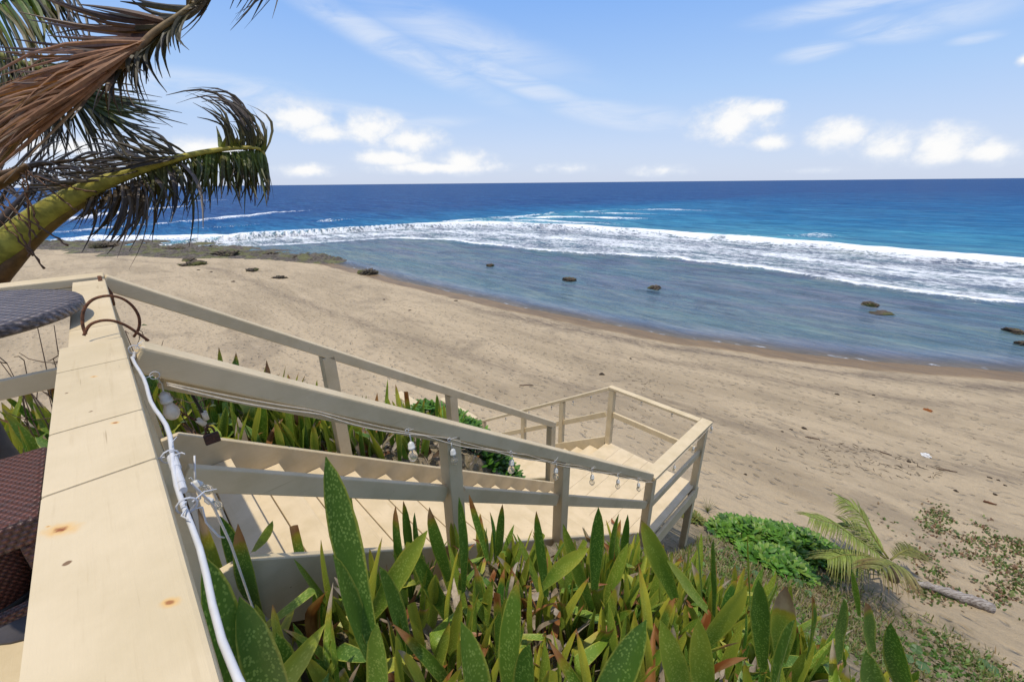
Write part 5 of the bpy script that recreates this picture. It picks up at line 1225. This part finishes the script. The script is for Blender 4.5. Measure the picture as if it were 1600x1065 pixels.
scrap(1447, 712, 13, 'bleached white scrap on the sand at the right', WHITE, 3)
scrap(1256, 669, 7, 'dark seaweed lump at the wrack line right of the landing', WEED, 4)
scrap(1308, 616, 6, 'small dark lump of seaweed below the wet sand', WEED, 5)
scrap(1334, 890, 7, 'pale stone beside the young palm', WHITE, 6)
for k, (px, py) in enumerate(((1342, 628), (1236, 671), (1222, 674), (1165, 741), (1050, 740+20), (1555, 772), (1494, 767), (1428, 722), (1420, 721), (1546, 746), (1560, 750), (1570, 758), (1365, 617), (600, 468), (712, 470), (640, 485), (330, 425), (310, 422), (365, 440), (985, 470+90))):
    scrap(px, py, 3.5+2.5*rng.random(), 'tiny dark scrap of seaweed lying on open sand', WEED, 20+k, DB)
r = np.random.default_rng(12); n = 900                    # the thin wrack scatter itself cannot be counted
px = r.uniform(980, 1640, n); py = 600+(px-980)*.27+r.normal(0, 26, n); pts = []
m = MB(); 
for k in range(n):
    c = at(px[k], py[k], -6.75); z = gz(c[0], c[1]); 
    if (smoothnoise(c[0], c[1], 90, 3, .8) < .52): continue
    an = r.uniform(0, 6.28); L = r.uniform(.02, .09); dd_ = np.array([math.cos(an), math.sin(an), 0])*L; q = np.array([c[0], c[1], z+.008])
    m.tube([q-dd_, q+r.normal(0, .008, 3)*np.array([1, 1, .3]), q+dd_], [.003, .006, .002], 4)
tag(m.build('wrack_scatter', WEED), 'fine dark wrack scattered along the tide line', 'wrack', kind='stuff')
# fallen dry leaves on the landing
def fallen(px, py, lab, col, seed):
    c = at(px, py, LAND+.012); r = np.random.default_rng(seed); t = np.linspace(-1, 1, 7); az = r.uniform(0, 6.28); L = .05
    C = c+np.outer(t*L, [math.cos(az), math.sin(az), 0])+np.outer(.02*t**2, Z); sd = np.tile([-math.sin(az), math.cos(az), 0], (7, 1))
    m = MB(); m.strips(C[None], sd[None], .025*np.interp(t, [-1, -.3, 1], [.2, 1, .1])[None], .6, np.array([*col, 1.])); tag(m.build('fallen_leaf', DRY, None, c), lab, 'leaf')
fallen(913, 821, 'curled orange dry leaf on the landing floor', (.42, .18, .06), 1)
fallen(957, 815, 'darker rust dry leaf at the landing edge before the corner post', (.30, .11, .05), 2)

# ------------------------------------------------------------------ sky, sun, view
SUN_EL, SUN_AZ = R(79), R(-134)                       # azimuth from +Y towards +X
w = bpy.data.worlds.new('World'); SC.world = w; w.use_nodes = True; t = NT_(w.node_tree); bg = t.n['Background']
sky = t.node('TexSky', sky_type='NISHITA'); sky.sun_disc = False; sky.sun_elevation = SUN_EL; sky.sun_rotation = SUN_AZ; sky.altitude = 0; sky.air_density = 1.0; sky.dust_density = .6; sky.ozone_density = 2.0
gen = t.node('TexCoord').outputs['Generated']
dx, dy, dz = t.sep(t.vmath('NORMALIZE', gen))
az = t.math('ARCTAN2', dx, dy); el = t.math('ARCSINE', dz); ae = t.comb(az, el, 0)
def azel(px, py): d = ray(px, py); d = d/np.linalg.norm(d); return math.atan2(d[0], d[1]), math.asin(d[2])
def blob(px, py, rx, ry, rot=0., k=1.):
    a0, e0 = azel(px, py); a1, _ = azel(px+rx, py); _, e1 = azel(px, py-ry)
    q = t.mapv(ae, (a0, e0, 0), (0, 0, rot), (abs(a1-a0), abs(e1-e0), 1), 'TEXTURE')
    return t.math('MULTIPLY', t.math('SUBTRACT', 1., t.vmath('LENGTH', q)), k)
def vmax(l):
    o = l[0]
    for q in l[1:]: o = t.math('MAXIMUM', o, q)
    return o
cum = vmax([blob(*q) for q in ((470, 182, 75, 40), (510, 208, 60, 26), (580, 200, 70, 40), (640, 220, 80, 32), (608, 248, 75, 22), (725, 252, 65, 28), (475, 266, 70, 16), (885, 263, 70, 12, 0, .6), (1032, 266, 75, 14, 0, .6), (1135, 192, 105, 46), (1190, 172, 50, 20), (1205, 222, 50, 18), (1310, 212, 75, 38), (1395, 226, 95, 44), (1465, 226, 95, 46), (1553, 237, 70, 30), (1602, 93, 22, 14), (1290, 266, 120, 8, 0, .4), (330, 235, 90, 30), (1720, 215, 110, 40), (1900, 235, 120, 35), (100, 230, 120, 30), (680, 262, 160, 14))])
nz1 = t.noise(t.mapv(gen, scale=(1, 1, 1.35)), 19, 11, .62, .1); nz2 = t.noise(gen, 45, 5, .6)
dens = t.math('ADD', t.math('MULTIPLY', cum, 2.2), t.math('MULTIPLY', t.math('SUBTRACT', nz1, .50), 3.4))
ca = t.math('MULTIPLY', t.ramp(dens, -.1, 1.7), t.ramp(cum, .0, .18))
wisp = vmax([blob(*q) for q in ((620, 75, 260, 40, R(-22), .8), (800, 125, 190, 26, R(-18), 1.), (960, 180, 150, 28, R(-10), 1.), (720, 60, 300, 60, R(-15), .6), (320, 140, 220, 40, R(0), .9), (520, 165, 150, 14, R(-5), .9), (1270, 82, 80, 20, R(3), .9), (1390, 45, 130, 30, R(-8), .9), (1330, 10, 260, 30, R(0), .8), (1525, 60, 60, 12, R(0), .8), (640, 195, 140, 16, R(4), .7), (1500, 20, 160, 40, 0, .6), (1000, 185, 90, 26, 0, .8))])
ws = t.noise(t.mapv(ae, rot=(0, 0, R(14)), scale=(3.2, 15, 1)), 1.6, 7, .62, .8)
wa = t.math('MULTIPLY', t.math('MULTIPLY', t.ramp(wisp, .0, .7), t.ramp(ws, .24, .66)), .75)
base = t.node('HueSaturation'); base.inputs['Saturation'].default_value = 1.0; base.inputs['Value'].default_value = 1.; t.l.new(sky.outputs[0], base.inputs['Color'])
SKYMUL = (1.0, 1.0, 1.0)
gr = t.node('ValToRGB'); t.put(gr.inputs[0], t.ramp(el, 0., 1.57, 0., 1., False)); e = gr.color_ramp
e.elements[0].position = 0; e.elements[0].color = (.60, .68, .86, 1); e.elements[1].position = 1; e.elements[1].color = (.10, .28, .80, 1)
for p_, c_ in ((.045, (.55, .66, .89)), (.11, (.41, .60, .92)), (.21, (.235, .455, .915)), (.35, (.16, .36, .87))):
    q = e.elements.new(p_); q.color = (*c_, 1)
clear_sky = t.mix(1., gr.outputs[0], (7.25, 7.25, 7.25), 'MULTIPLY')
bc = t.mix(.86, base.outputs[0], clear_sky)
CL = 6.9
c = t.mix(wa, bc, (CL*.74, CL*.82, CL*.96)); c = t.mix(t.math('MULTIPLY', ca, .92), c, t.mix(t.ramp(dens, .3, 2.0), (CL*.74, CL*.81, CL*.93), (CL*1.02, CL*1.01, CL*.99)))
hi = t.math('MULTIPLY', t.ramp(el, .50, .95), t.ramp(t.noise(t.mapv(gen, scale=(1, 1, .6)), 2.2, 6, .6, .3), .36, .58))  # pale cloud cover overhead, out of view, added as neutral fill light
c = t.mix(t.math('MULTIPLY', hi, .85), c, (5.6, 5.3, 4.9))
t.l.new(c, bg.inputs[0]); bg.inputs[1].default_value = .12
sd = bpy.data.lights.new('sun', 'SUN'); sd.energy = 2.85; sd.angle = R(.55); sd.color = (1., .91, .76); so = bpy.data.objects.new('sun', sd); COL.objects.link(so)
dvec = Vector((math.sin(SUN_AZ)*math.cos(SUN_EL), math.cos(SUN_AZ)*math.cos(SUN_EL), math.sin(SUN_EL)))
so.rotation_euler = dvec.to_track_quat('Z', 'Y').to_euler(); so.location = (0, 0, 40)
SC.view_settings.view_transform = 'Standard'; SC.view_settings.look = 'None'; SC.view_settings.gamma = 1; SC.view_settings.use_curve_mapping = False
SC.view_settings.exposure = .27
try: SC.cycles.max_bounces = 8; SC.cycles.transparent_max_bounces = 16
except Exception: pass
